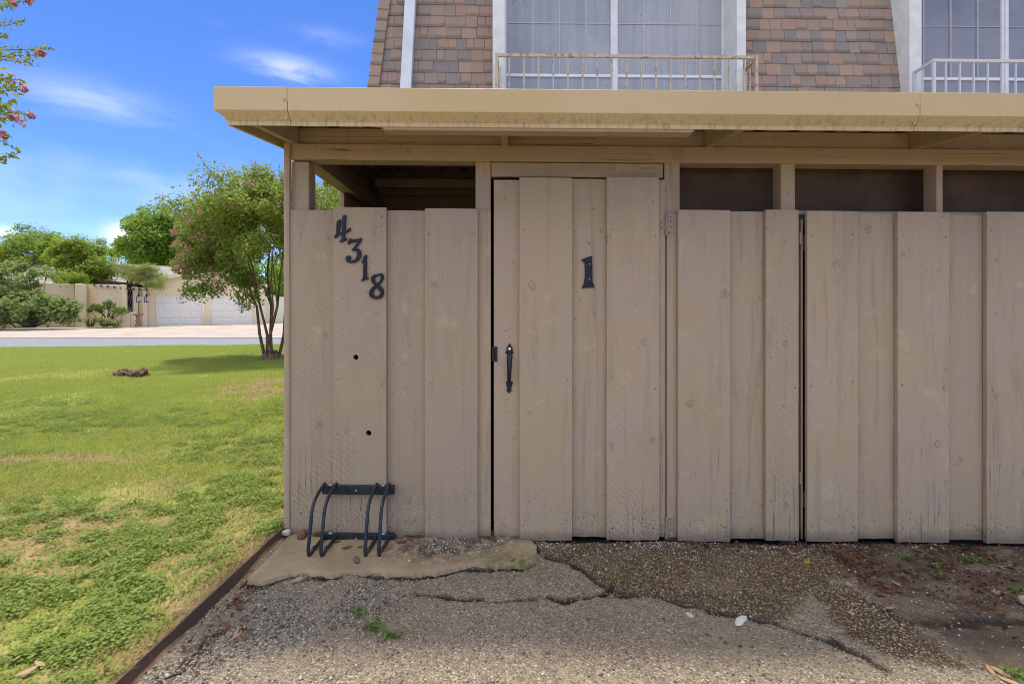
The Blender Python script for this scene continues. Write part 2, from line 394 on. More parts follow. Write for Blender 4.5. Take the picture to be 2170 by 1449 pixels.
def glass_mat():
    t = NT('window_glass')
    t.b.inputs['Transmission Weight'].default_value = 0.0
    tr = t.node('ShaderNodeBsdfTransparent'); tr.inputs[0].default_value = (0.92, 0.94, 0.97, 1)
    gl = t.node('ShaderNodeBsdfGlossy'); gl.inputs['Roughness'].default_value = 0.03
    fr = t.node('ShaderNodeFresnel'); fr.inputs[0].default_value = 1.55
    f = t.math('ADD', t.math('MULTIPLY', fr.outputs[0], 1.2), 0.10, True)
    mx = t.node('ShaderNodeMixShader'); t.l.new(f, mx.inputs[0]); t.l.new(tr.outputs[0], mx.inputs[1]); t.l.new(gl.outputs[0], mx.inputs[2])
    df = t.node('ShaderNodeBsdfDiffuse'); df.inputs[0].default_value = (0.52, 0.51, 0.52, 1); m2_ = t.node('ShaderNodeMixShader'); t.put(m2_.inputs[0], t.rng(t.noise(1.4, 3, 0.5), 0.3, 0.7, 0.30, 0.5))
    t.l.new(mx.outputs[0], m2_.inputs[1]); t.l.new(df.outputs[0], m2_.inputs[2])
    t.l.new(m2_.outputs[0], t.out.inputs[0]); return t.m
M['glass'] = glass_mat()
M['curtain'] = simple('pale_curtain', (0.80, 0.78, 0.78), 0.9, var=0.08)
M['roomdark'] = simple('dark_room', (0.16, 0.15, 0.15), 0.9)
def shingle_mat():
    t = NT('asphalt_shingle')
    r = t.node('ShaderNodeObjectInfo').outputs['Random']
    c = t.ramp(r, [(0.0, (0.48, 0.25, 0.155)), (0.16, (0.40, 0.27, 0.18)), (0.32, (0.31, 0.235, 0.18)), (0.46, (0.54, 0.32, 0.19)), (0.58, (0.215, 0.19, 0.185)), (0.72, (0.38, 0.295, 0.22)), (0.84, (0.56, 0.30, 0.19)), (1.0, (0.25, 0.22, 0.215))])
    c = t.mix(0.22, c, (0.40, 0.36, 0.32))
    gran = t.noise(330, 2, 0.8)
    c = t.mix(t.rng(gran, 0.3, 0.72, 0.0, 0.75), t.mix(0.45, c, (0.07, 0.055, 0.045)), t.mix(0.30, c, (0.66, 0.60, 0.54)))
    oc = t.node('ShaderNodeTexCoord').outputs['Object']
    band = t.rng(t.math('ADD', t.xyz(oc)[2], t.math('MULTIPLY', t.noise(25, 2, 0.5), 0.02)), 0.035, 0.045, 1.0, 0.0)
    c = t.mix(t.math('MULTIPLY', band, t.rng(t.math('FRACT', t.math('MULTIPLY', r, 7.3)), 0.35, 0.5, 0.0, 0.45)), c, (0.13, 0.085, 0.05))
    return t.done(c, 0.9, t.bump(gran, 0.6, 0.003), spec=0.2)
M['shingle'] = shingle_mat()
M['shingle_dark'] = simple('shingle_underlay', (0.06, 0.045, 0.035), 0.95)
M['brick_wall'] = simple('brown_brick_wall', (0.20, 0.12, 0.08), 0.85, var=0.3, scale=14)
def stucco(name, col):
    t = NT(name); c = t.mix(t.rng(t.noise(0.9, 5, 0.6), 0.3, 0.7), tuple(x*0.90 for x in col), col)
    return t.done(c, 0.85, t.bump(t.noise(45, 4, 0.6), 0.25, 0.01), spec=0.2)
M['stucco'] = stucco('cream_stucco', (0.84, 0.69, 0.44))
M['garage_door'] = simple('white_garage_door', (0.83, 0.78, 0.66), 0.5, var=0.05)
M['joint'] = simple('door_joint_shadow_gap', (0.55, 0.51, 0.43), 0.6)
M['roof_grey'] = simple('grey_composition_roof', (0.33, 0.30, 0.26), 0.9, var=0.2, scale=3)
M['stone'] = simple('pale_stone', (0.62, 0.58, 0.52), 0.8, var=0.2, scale=30, bump=0.4, bscale=80)
M['tanstone'] = simple('tan_stone', (0.42, 0.31, 0.2), 0.8, var=0.3, scale=40, bump=0.4, bscale=90)
M['birdbath'] = simple('brown_cast_stone', (0.22, 0.15, 0.10), 0.8, var=0.25, scale=12)
M['steel_edge'] = rusty('rusted_steel_edging', (0.11, 0.07, 0.05), (0.15, 0.085, 0.055), 0.1)
M['lamp_glass'] = simple('frosted_lantern_glass', (0.5, 0.52, 0.52), 0.2)
def bark_mat(name, a, b):
    t = NT(name); n = t.noise(1.0, 5, 0.6, t.mapv(scale=(22, 22, 3)), 0.6)
    return t.done(t.mix(t.rng(n, 0.35, 0.65), a, b), 0.85, t.bump(n, 0.7, 0.02), spec=0.2)
M['bark'] = bark_mat('crape_myrtle_bark', (0.10, 0.06, 0.04), (0.27, 0.17, 0.11))
M['bark_dark'] = bark_mat('dark_tree_bark', (0.06, 0.045, 0.035), (0.13, 0.10, 0.075))
M['stump'] = bark_mat('rotten_stump_wood', (0.055, 0.03, 0.02), (0.24, 0.14, 0.085))
def leaf_mat(name, cols, trans=0.35, rough=0.5):
    t = NT(name); r = t.node('ShaderNodeNewGeometry').outputs['Random Per Island']
    k = len(cols)-1; c = t.ramp(r, [(i/k, x) for i, x in enumerate(cols)])
    t.put(t.b.inputs['Base Color'], c); t.b.inputs['Roughness'].default_value = rough; t.b.inputs['Specular IOR Level'].default_value = 0.35
    tl = t.node('ShaderNodeBsdfTranslucent'); t.l.new(t.mix(0.35, c, (0.35, 0.5, 0.06), 'MIX'), tl.inputs[0])
    mx = t.node('ShaderNodeMixShader'); mx.inputs[0].default_value = trans
    t.l.new(t.b.outputs[0], mx.inputs[1]); t.l.new(tl.outputs[0], mx.inputs[2]); t.l.new(mx.outputs[0], t.out.inputs[0])
    return t.m
M['crape_leaf'] = leaf_mat('crape_leaf', [(0.13,0.21,0.035),(0.22,0.33,0.055),(0.31,0.40,0.075),(0.40,0.42,0.09),(0.40,0.28,0.10)], 0.55)
M['petal'] = leaf_mat('crape_petal', [(0.60,0.13,0.19),(0.74,0.28,0.33),(0.80,0.45,0.46)], 0.3, 0.7)
M['tree_y'] = leaf_mat('yellow_green_leaf', [(0.19,0.27,0.03),(0.27,0.36,0.045),(0.36,0.43,0.065),(0.22,0.30,0.04)], 0.55)
M['tree_g'] = leaf_mat('mid_green_leaf', [(0.15,0.25,0.03),(0.23,0.36,0.045),(0.30,0.42,0.07)], 0.55)
M['fig'] = leaf_mat('broad_green_leaf', [(0.14,0.21,0.06),(0.25,0.34,0.10),(0.37,0.42,0.15),(0.20,0.28,0.10)], 0.45)
M['vine'] = leaf_mat('feathery_vine_leaf', [(0.26,0.31,0.08),(0.36,0.38,0.12),(0.44,0.42,0.16)], 0.5)
M['shrub'] = leaf_mat('dark_shrub_leaf', [(0.08,0.15,0.03),(0.13,0.22,0.04)], 0.4)
M['tuft'] = leaf_mat('grass_tuft_blade', [(0.20,0.26,0.10),(0.28,0.31,0.13),(0.16,0.23,0.08)], 0.4)
M['cover'] = leaf_mat('ground_cover_leaf', [(0.15,0.22,0.04),(0.22,0.31,0.055),(0.29,0.37,0.075),(0.24,0.33,0.06),(0.36,0.38,0.09)], 0.4)
M['grass'] = leaf_mat('grass_blade', [(0.27,0.36,0.045),(0.35,0.43,0.06),(0.43,0.47,0.09),(0.52,0.47,0.15),(0.31,0.39,0.05)], 0.45)
M['straw'] = leaf_mat('dry_grass_blade', [(0.40,0.27,0.13),(0.52,0.38,0.20),(0.30,0.19,0.10)], 0.3)
M['weed'] = leaf_mat('weed_leaf', [(0.10,0.20,0.04),(0.16,0.26,0.05),(0.22,0.28,0.07)], 0.25)
M['litter'] = leaf_mat('leaf_litter', [(0.10,0.045,0.025),(0.17,0.075,0.04),(0.06,0.035,0.022),(0.22,0.11,0.06)], 0.1, 0.7)
M['dead_red'] = leaf_mat('red_brown_dead_leaf', [(0.20,0.075,0.04),(0.24,0.09,0.045)], 0.12, 0.6)
M['dead_tan'] = leaf_mat('tan_dead_leaf', [(0.42,0.27,0.15),(0.46,0.31,0.18)], 0.12, 0.6)
M['dead_yellow'] = leaf_mat('yellow_leaf', [(0.45,0.40,0.08),(0.42,0.36,0.08)], 0.2, 0.6)

# paving materials: masks place each layer; the crack mask also holds painted slab-edge shade
def asphalt_mat():
    t = NT('worn_asphalt')
    peb, dirt, crk_shade, loose = t.attr('pebble'), t.attr('dirt'), t.attr('crack'), t.attr('loose')
    v1 = t.voro(150, out='Color'); d1 = t.voro(150); v2 = t.voro(105, out='Color'); d2 = t.voro(105)
    r1, r2 = t.xyz(v1)[0], t.xyz(v2)[0]
    big = t.noise(1.6, 5, 0.6); fine = t.noise(260, 3, 0.7); mid = t.noise(12, 5, 0.65)
    asp = t.ramp(r1, [(0.0, (0.15,0.115,0.08)), (0.35, (0.30,0.235,0.16)), (0.7, (0.37,0.295,0.20)), (0.93, (0.45,0.37,0.265)), (1.0, (0.70,0.62,0.51))])
    asp = t.mix(t.rng(big, 0.35, 0.68, 0.0, 0.55), asp, t.mix(0.5, asp, (0.20, 0.17, 0.12)))
    asp = t.mix(t.rng(mid, 0.55, 0.75, 0.0, 0.5), asp, (0.115, 0.10, 0.085))
    asp = t.mix(t.rng(t.noise(4.5, 5, 0.65), 0.50, 0.68, 0.0, 0.38), asp, (0.36, 0.295, 0.20))
    lo = t.ramp(r2, [(0.0, (0.08,0.065,0.05)), (0.4, (0.24,0.205,0.155)), (0.8, (0.36,0.305,0.23)), (1.0, (0.52,0.46,0.36))])
    pb = t.ramp(r2, [(0.0, (0.07,0.05,0.03)), (0.25, (0.17,0.11,0.055)), (0.5, (0.25,0.165,0.08)), (0.75, (0.32,0.235,0.13)), (0.9, (0.45,0.37,0.25)), (1.0, (0.66,0.61,0.52))])
    pb = t.mix(t.rng(d2, 0.32, 0.55), pb, (0.085, 0.064, 0.043))
    dr = t.mix(t.rng(mid, 0.3, 0.7), (0.115, 0.082, 0.056), (0.195, 0.14, 0.095))
    dr = t.mix(t.rng(t.math('MULTIPLY', r1, t.rng(d1, 0.25, 0.4, 1.0, 0.0)), 0.93, 0.97), dr, (0.60, 0.54, 0.46))
    c = t.mix(loose, asp, lo); c = t.mix(peb, c, pb); c = t.mix(dirt, c, dr); c = t.mix(crk_shade, c, (0.022, 0.02, 0.018))
    chip = t.rng(t.voro(46), 0.075, 0.10, 1.0, 0.0); chip = t.math('MULTIPLY', chip, t.rng(t.xyz(t.voro(46, out='Color'))[1], 0.70, 0.72))
    c = t.mix(t.math('MULTIPLY', chip, 0.9), c, (0.62, 0.59, 0.54))
    hh = t.math('SUBTRACT', 0.6, d1); hp = t.math('SUBTRACT', 0.7, d2)
    h = t.node('ShaderNodeMix', data_type='FLOAT'); t.put(h.inputs[0], t.math('MAXIMUM', peb, loose)); t.put(h.inputs[2], hh); t.put(h.inputs[3], t.math('MULTIPLY', hp, 1.8))
    h2 = t.math('ADD', h.outputs[0], t.math('MULTIPLY', fine, 0.35)); h2 = t.math('ADD', h2, t.math('MULTIPLY', mid, 0.8))
    return t.done(c, t.rng(peb, 0, 1, 0.86, 0.62), t.bump(h2, 1.0, 0.008), spec=0.3)
M['asphalt'] = asphalt_mat()
def slab_mat():
    t = NT('stained_concrete')
    n = t.noise(3.2, 6, 0.62); c = t.mix(t.rng(n, 0.3, 0.7), (0.30, 0.225, 0.135), (0.43, 0.335, 0.21))
    c = t.mix(t.rng(t.noise(5.5, 4, 0.6, t.mapv(loc=(3,1,0))), 0.55, 0.72, 0, 0.6), c, (0.30, 0.265, 0.09))
    moss = t.math('MULTIPLY', t.attr('moss'), t.rng(t.noise(26, 4, 0.7), 0.35, 0.6)); c = t.mix(moss, c, (0.12, 0.13, 0.03))
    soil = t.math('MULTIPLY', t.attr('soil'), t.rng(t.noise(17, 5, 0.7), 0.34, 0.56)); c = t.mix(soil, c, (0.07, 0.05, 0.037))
    dots = t.math('MULTIPLY', t.rng(t.voro(95), 0.14, 0.2, 1.0, 0.0), t.rng(t.xyz(t.voro(95, out='Color'))[0], 0.62, 0.66))
    c = t.mix(t.math('MULTIPLY', dots, t.math('ADD', t.math('MULTIPLY', t.attr('soil'), 0.9), 0.06)), c, (0.72, 0.70, 0.66))
    c = t.mix(t.rng(t.noise(140, 3, 0.7), 0.58, 0.75, 0, 0.5), c, (0.12, 0.085, 0.05))
    return t.done(c, 0.8, t.bump(t.math('ADD', t.noise(90, 4, 0.65), t.math('MULTIPLY', n, 2.0)), 0.5, 0.004), spec=0.3)
M['slab'] = slab_mat()
def lawn_mat():
    t = NT('lawn_soil_and_turf')
    bare = t.attr('bare'); n = t.noise(9, 6, 0.65); n2 = t.noise(90, 3, 0.7)
    soil = t.mix(t.rng(n, 0.3, 0.7), (0.26, 0.155, 0.09), (0.42, 0.27, 0.165))
    turf = t.mix(t.rng(n, 0.3, 0.7), (0.26, 0.31, 0.06), (0.37, 0.40, 0.09))
    turf = t.mix(t.rng(n2, 0.45, 0.7, 0, 0.6), turf, (0.22, 0.15, 0.08))
    c = t.mix(bare, turf, soil)
    return t.done(c, 0.95, t.bump(t.math('ADD', n, n2), 0.6, 0.02), spec=0.1)
M['lawn'] = lawn_mat()
M['road'] = simple('old_grey_asphalt_lane', (0.25, 0.25, 0.255), 0.9, var=0.22, scale=7, bump=0.4, bscale=60)
M['apron'] = simple('pinkish_concrete_drive', (0.46, 0.385, 0.31), 0.85, var=0.14, scale=0.8, bump=0.15, bscale=30)

# ================================================================== THE SETTING
def gfar(Y):
    return np.interp(Y, [-60, 0, 1, 9.3, 13, 20, 31, 45, 400], [0.05, 0.06, 0.062, 0.09, 0.10, 0.13, 0.31, 0.36, 0.4])
EDGE_X = -1.272
def pave_z(X): return -0.012 - SHEAR*np.clip(X, -1.4, 4)
def bare_mask(X, Y):
    n = fbm(X*0.75+3.1, Y*0.75*1.0+8.2, 4, 21)
    near = np.clip((3.2 - Y)/3.0, 0, 1)
    b = np.clip((n - (0.67 - 0.12*near))/0.10, 0, 1)
    # worn path across the lawn
    path = np.exp(-((Y - (0.95 + 0.10*(X+4) + 0.25*np.sin(X*1.3)))/0.16)**2) * np.clip((fbm(X*1.7, Y*1.7, 3, 5)-0.30)/0.25, 0, 1) * (X > -7)
    edge = np.clip(1-(EDGE_X - X)/0.28, 0, 1)*np.clip((fbm(X*3, Y*3, 3, 77)-0.42)/0.2, 0, 1)*(Y < -0.1)
    return np.clip(np.maximum(np.maximum(b, path*0.95), edge), 0, 1)

def axis(*segs):
    return np.unique(np.concatenate([np.arange(a, b, s) for a, b, s in segs]))
# lawn: one sheet to the horizon
ax = np.unique(np.concatenate([-np.geomspace(12, 420, 26), np.arange(-12, EDGE_X-0.02, 0.12), [EDGE_X-0.004, EDGE_X+0.02, 0.0, 4, 20, 60, 150, 420]]))
ay = np.unique(np.concatenate([-np.geomspace(6, 120, 10), np.arange(-6, 16, 0.12), np.geomspace(16, 600, 34)]))
GX, GY = np.meshgrid(ax, ay, indexing='ij')
GZ = gfar(GY) + (fbm(GX*0.5, GY*0.5, 3, 2)-0.5)*0.05*np.clip((EDGE_X-GX)/0.5, 0, 1)*(np.abs(GY) < 14)
inside = (GX > EDGE_X) & (GY < 13); GZ[inside] = -0.09
near_edge = (GX <= EDGE_X) & (GX > EDGE_X-0.1) & (GY < 1)
GZ[near_edge] -= 0.008
nI, nJ = GX.shape
idx = np.arange(nI*nJ).reshape(nI, nJ)
F = np.stack([idx[:-1,:-1], idx[1:,:-1], idx[1:,1:], idx[:-1,1:]], -1).reshape(-1, 4)
lawn = raw_mesh('lawn', np.stack([GX, GY, GZ], -1).reshape(-1, 3), F, M['lawn'], smooth=True)
a = lawn.data.attributes.new('bare', 'FLOAT', 'POINT'); a.data.foreach_set('value', np.clip(np.maximum(bare_mask(GX, GY), 0.75*np.clip((3.4-GY)/2.5, 0, 1)*np.clip((fbm(GX*2.5, GY*2.5, 4, 44)-0.25)/0.3, 0, 1)), 0, 1).ravel().astype(np.float32))
tag(lawn, kind='structure')
def lawn_z(X, Y):
    return gfar(Y) + (fbm(X*0.5, Y*0.5, 3, 2)-0.5)*0.05*np.clip((EDGE_X-X)/0.5, 0, 1)*(np.abs(Y) < 14)

# lane and concrete drive in front of the garage
def strip(name, y0f, y1f, dz, mat, x0=-70, x1=-2, n=60, m=14):
    V = []; Fq = []
    for i in range(n+1):
        X = x0 + (x1-x0)*i/n
        for j in range(m+1):
            Y = y0f(X) + (y1f(X)-y0f(X))*j/m; V.append((X, Y, float(gfar(Y))+dz))
    for i in range(n):
        for j in range(m):
            b = i*(m+1)+j; Fq.append((b, b+m+1, b+m+2, b+1))
    return tag(raw_mesh(name, V, Fq, mat, smooth=True), kind='structure')
l1 = lambda X: 14.4 + 0.17*(X+8) + 0.10*math.sin(X*2.1)
l2 = lambda X: 18.2 - 0.02*(X+10)
strip('access_lane', l1, lambda X: l2(X)+0.3, 0.016, M['road'])
strip('concrete_drive', l2, lambda X: 34.5 + 0.3*max(0, X+24), 0.03, M['apron'])

# broken paving in front of the shed
def sdist(PX, PY, poly):
    """signed distance to polygon, negative inside (numpy)"""
    poly = np.array(poly, float); d = np.full(PX.shape, 1e9); ins = np.zeros(PX.shape, bool); n = len(poly)
    for i in range(n):
        a, b = poly[i], poly[(i+1) % n]; e = b-a
        wx_, wy_ = PX-a[0], PY-a[1]
        t_ = np.clip((wx_*e[0]+wy_*e[1])/(e@e+1e-12), 0, 1)
        d = np.minimum(d, np.hypot(wx_-e[0]*t_, wy_-e[1]*t_))
        c = ((a[1] <= PY) & (b[1] > PY)) | ((b[1] <= PY) & (a[1] > PY))
        with np.errstate(divide='ignore', invalid='ignore'):
            xi = a[0] + (PY-a[1])/(b[1]-a[1]+1e-15)*e[0]
        ins ^= c & (PX < xi)
    return np.where(ins, -d, d)
def ldist(PX, PY, line):
    line = np.array(line, float); d = np.full(PX.shape, 1e9)
    for a, b in zip(line[:-1], line[1:]):
        e = b-a; wx_, wy_ = PX-a[0], PY-a[1]; t_ = np.clip((wx_*e[0]+wy_*e[1])/(e@e+1e-12), 0, 1)
        d = np.minimum(d, np.hypot(wx_-e[0]*t_, wy_-e[1]*t_))
    return d
def G(*pts): return [gpt(*p) for p in pts]
slab_edge = G((523,1238),(560,1240),(600,1228),(640,1222),(700,1225),(735,1221),(780,1218),(820,1222),(880,1223),(950,1213),(1000,1206),(1060,1207),(1110,1204),(1135,1190),(1141,1168),(1128,1152))
patchA = G((1128,1150),(1145,1172),(1175,1184),(1215,1194),(1260,1224),(1310,1250),(1400,1258),(1460,1274),(1560,1292),(1640,1308),(1665,1300),(1685,1272),(1720,1245),(1800,1205),(1740,1150)) 
patchA = [(x, y if y < -0.02 else 0.1) for x, y in patchA]
patchB = G((1715,1240),(1760,1290),(1785,1330),(1850,1362),(1950,1388),(2010,1400),(2050,1398),(2010,1368),(1990,1342),(1960,1330),(1910,1300),(1850,1268),(1800,1225))
dirtP = G((1745,1165),(1800,1205),(1850,1245),(1880,1285),(1940,1310),(2000,1345),(2080,1392),(2170,1420),(2500,1440),(2700,1300),(2700,1150)) + [(4.4, 0.1), (wx(1745, 2.675), 0.1)]
crk1 = G((880,1258),(960,1274),(1060,1280),(1130,1270),(1200,1266),(1260,1254),(1300,1240))
crk2 = G((515,1325),(470,1350),(425,1378),(395,1410),(330,1460))
crk3 = G((1128,1150),(1145,1172),(1175,1184),(1215,1194),(1260,1224),(1310,1250),(1400,1258),(1460,1274),(1560,1292),(1640,1308),(1700,1325),(1780,1340))
crk4 = G((1770,1340),(1810,1365),(1870,1395))
crk5 = G((1850,1268),(1900,1300),(1960,1310),(2100,1300),(2200,1298))
looseP = G((505,1255),(560,1245),(700,1235),(860,1235),(960,1245),(900,1290),(760,1330),(640,1360),(520,1400),(420,1449),(300,1449),(420,1350))
pax = np.unique(np.concatenate([np.arange(EDGE_X+0.004, 3.0, 0.0095), np.arange(3.0, 5, 0.1), np.geomspace(5, 40, 12)]))
pay = np.unique(np.concatenate([-np.geomspace(2.2, 40, 24), np.arange(-2.2, -1.25, 0.02), np.arange(-1.25, 0.10, 0.0095), [0.15, 0.6, 1.2, 1.9]]))
PX, PY = np.meshgrid(pax, pay, indexing='ij')
jx = (fbm(PX*14, PY*14, 4, 31)-0.5)*0.09; jy = (fbm(PX*14, PY*14, 4, 41)-0.5)*0.09
def inside_mask(poly, soft=0.02): return np.clip(0.5 - sdist(PX+jx, PY+jy, poly)/soft, 0, 1)
peb = np.maximum(inside_mask(patchA), inside_mask(patchB)); dirt = inside_mask(dirtP, 0.10)
n5 = fbm(PX*5, PY*5, 4, 55)
peb = peb*np.clip(1-0.35*np.clip((n5-0.55)/0.15, 0, 1), 0, 1)
dirt = dirt*np.clip((0.70-fbm(PX*7, PY*9, 4, 61))/0.12, 0.55, 1)
stain = np.exp(-(PY/0.10)**2)*0.8*(PX > 0.1)
dirt = np.maximum(dirt, np.clip(stain*np.clip((n5-0.38)/0.2, 0, 1), 0, 1))
loose = np.clip(inside_mask(looseP, 0.12)*np.clip((fbm(PX*6, PY*6, 4, 71)-0.30)/0.2, 0, 1), 0, 1)*(1-peb)
crk_shade = np.zeros_like(PX)
slab_shadow = [(a_, b_-0.016) for a_, b_ in slab_edge]  # dark line painted as the slab edge's shadow, with dirt, through the crack mask
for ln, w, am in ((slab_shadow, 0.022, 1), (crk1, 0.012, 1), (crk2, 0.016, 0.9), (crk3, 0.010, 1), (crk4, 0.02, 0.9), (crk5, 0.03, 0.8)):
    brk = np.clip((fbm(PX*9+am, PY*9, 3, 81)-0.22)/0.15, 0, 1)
    crk_shade = np.maximum(crk_shade, am*brk*np.clip(1.4 - ldist(PX+jx*0.7, PY+jy*0.7, ln)/(w*(0.35+1.3*n5)), 0, 1))
under_wall = np.clip((PY+0.02)/0.03, 0, 1); crk_shade = np.maximum(crk_shade, under_wall*0.9)
PZ = pave_z(PX) + (fbm(PX*2.2, PY*2.2, 4, 91)-0.5)*0.022 + (fbm(PX*30, PY*30, 2, 95)-0.5)*0.004 + peb*0.008 + loose*(fbm(PX*45, PY*45, 2, 99)-0.4)*0.012 - crk_shade*0.012
PZ += dirt*(fbm(PX*4, PY*4, 3, 103)-0.35)*0.03
PZ -= 0.014*np.clip(-PY/0.5, 0, 1)*np.clip((PX-0.1)/0.4, 0, 1)
PZ += 0.010*np.clip((0.15-PX)/0.2, 0, 1)*np.clip((PY+0.95)/0.3, 0, 1)
nI, nJ = PX.shape; idx = np.arange(nI*nJ).reshape(nI, nJ)
F = np.stack([idx[:-1,:-1], idx[1:,:-1], idx[1:,1:], idx[:-1,1:]], -1).reshape(-1, 4)
drive = raw_mesh('driveway', np.stack([PX, PY, PZ], -1).reshape(-1, 3), F, M['asphalt'], smooth=True)
for nm, arr in (('pebble', peb), ('dirt', dirt), ('crack', crk_shade), ('loose', loose)):
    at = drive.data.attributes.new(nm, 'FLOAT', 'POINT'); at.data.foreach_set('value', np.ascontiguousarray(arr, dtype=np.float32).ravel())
tag(drive, kind='structure')
def drive_z(x, y):
    i = int(np.clip(np.searchsorted(pax, x), 0, len(pax)-1)); j = int(np.clip(np.searchsorted(pay, y), 0, len(pay)-1)); return float(PZ[i, j])

# concrete slab with a broken front edge
def slab():
    back = [(x, 0.06) for x in np.linspace(0.085, EDGE_X+0.03, 40)]
    pts = []
    ed = slab_edge
    for (x0, y0), (x1, y1) in zip(ed[:-1], ed[1:]):
        for k in range(6):
            f = k/6; pts.append((x0+(x1-x0)*f, y0+(y1-y0)*f))
    pts.append(ed[-1])
    pts = [(x + (fbm(x*25, y*25, 3, 7)-0.5)*0.03, y + (fbm(x*25, y*25, 3, 9)-0.5)*0.035) for x, y in pts]
    left = [(EDGE_X+0.03, y) for y in np.linspace(0.03, pts[0][1]+0.03, 24)]
    ring = pts + back + left
    bm = bmesh.new(); vs = [bm.verts.new((x, y, 0)) for x, y in ring]
    es = [bm.edges.new((vs[i], vs[(i+1) % len(vs)])) for i in range(len(vs))]
    bmesh.ops.triangle_fill(bm, edges=es, use_beauty=True)
    me = bpy.data.meshes.new('t'); bm.to_mesh(me); bm.free()
    # top as a fine clipped grid gives shape to the surface
    sx_, sy_ = np.arange(EDGE_X+0.03, 0.13, 0.012), np.arange(-0.52, 0.08, 0.012)
    bpy.data.meshes.remove(me)
    XX, YY = np.meshgrid(sx_, sy_, indexing='ij'); sd = sdist(XX, YY, ring)
    # pull vertices just outside onto the outline, keep quads with all corners near
    keep = sd < 0.012
    top = 0.012 - SHEAR*XX*0.6 + (fbm(XX*5, YY*5, 4, 3)-0.5)*0.012 + (fbm(XX*40, YY*40, 3, 13)-0.5)*0.004 - np.clip((sd+0.010)/0.014, 0, 1)*0.004*(YY < -0.1)
    V = np.stack([XX, YY, top], -1).reshape(-1, 3); n0 = len(V)
    low = V.copy(); low[:, 2] -= 0.05
    V = np.vstack([V, low]); nI, nJ = XX.shape; idx = np.arange(nI*nJ).reshape(nI, nJ)
    q = keep[:-1,:-1] & keep[1:,:-1] & keep[1:,1:] & keep[:-1,1:]
    Fq = []
    for i in range(nI-1):
        for j in range(nJ-1):
            if not q[i, j]: continue
            a_, b_, c_, d_ = idx[i,j], idx[i+1,j], idx[i+1,j+1], idx[i,j+1]
            Fq.append((a_, b_, c_, d_))
            for (di, dj, e0, e1) in ((0,-1,a_,b_), (1,0,b_,c_), (0,1,c_,d_), (-1,0,d_,a_)):
                ii, jj = i+di, j+dj
                if ii < 0 or jj < 0 or ii >= nI-1 or jj >= nJ-1 or not q[ii, jj]: Fq.append((e1, e0, e0+n0, e1+n0))
    o = raw_mesh('concrete_slab', V, Fq, M['slab'])
    bm = bmesh.new(); bm.from_mesh(o.data)
    bmesh.ops.delete(bm, geom=[v for v in bm.verts if not v.link_faces], context='VERTS')
    for _ in range(3):
        bv = [v for v in bm.verts if any(abs(f.normal.z) < 0.3 for f in v.link_faces)]
        bmesh.ops.smooth_vert(bm, verts=bv, factor=0.5, use_axis_x=True, use_axis_y=True, use_axis_z=False)
    bm.to_mesh(o.data); bm.free()
    co = np.empty(len(o.data.vertices)*3, np.float32); o.data.vertices.foreach_get('co', co); co = co.reshape(-1, 3)
    x, y = co[:,0], co[:,1]
    moss = np.exp(-((x-0.0)/0.16)**2 - ((y+0.28)/0.10)**2) + 0.7*np.exp(-((x+0.3)/0.3)**2-((y+0.40)/0.03)**2)
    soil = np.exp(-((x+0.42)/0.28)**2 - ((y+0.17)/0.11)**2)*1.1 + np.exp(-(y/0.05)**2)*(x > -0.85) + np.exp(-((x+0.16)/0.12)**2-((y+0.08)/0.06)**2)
    for nm, arr in (('moss', np.clip(moss, 0, 1)), ('soil', np.clip(soil, 0, 1))):
        at = o.data.attributes.new(nm, 'FLOAT', 'POINT'); at.data.foreach_set('value', arr.astype(np.float32))
    return tag(o, kind='structure')
slab()
def slab_top(x, y): return 0.012 - SHEAR*x*0.6 + float(fbm(np.array(x*5.), np.array(y*5.), 4, 3)-0.5)*0.012

# steel edging between lawn and paving
mb = MB(); ys = np.linspace(0.0, -3.4, 60)
for i in range(len(ys)-1):
    def sect(y):
        w = (float(fbm(np.array(y*3.0), np.array(0.3), 3, 12))-0.5)*0.014
        h = 0.066 + (float(fbm(np.array(y*4.0), np.array(1.3), 3, 15))-0.5)*0.016 - 0.004*max(0, -y)
        return [(EDGE_X-0.003+w, y, -0.08), (EDGE_X+0.003+w, y, -0.08), (EDGE_X+0.003+w, y, h), (EDGE_X-0.003+w, y, h)]
    A, B = sect(ys[i]), sect(ys[i+1])
    if i == 0: mb.v += A; mb.f.append((0, 1, 2, 3))
    b = len(mb.v)-4; mb.v += B
    for k in range(4): mb.f.append((b+k, b+(k+1) % 4, b+4+(k+1) % 4, b+4+k))
mb.f.append((len(mb.v)-1, len(mb.v)-2, len(mb.v)-3, len(mb.v)-4))
tag(mb.build('lawn_edging', M['steel_edge'], smooth=True), 'rusty brown steel edging strip between the lawn and the broken paving', 'edging')

# ================================================================== THE STORAGE SHED
shed = thing('storage_shed', (0, 0, 0), 'tan painted board and batten storage shed numbered 4318 under a metal roof', 'shed')
DW = 2.675
def X0(px): return wx(px, DW)
def Z0(px, py): return wz(px, py, DW)

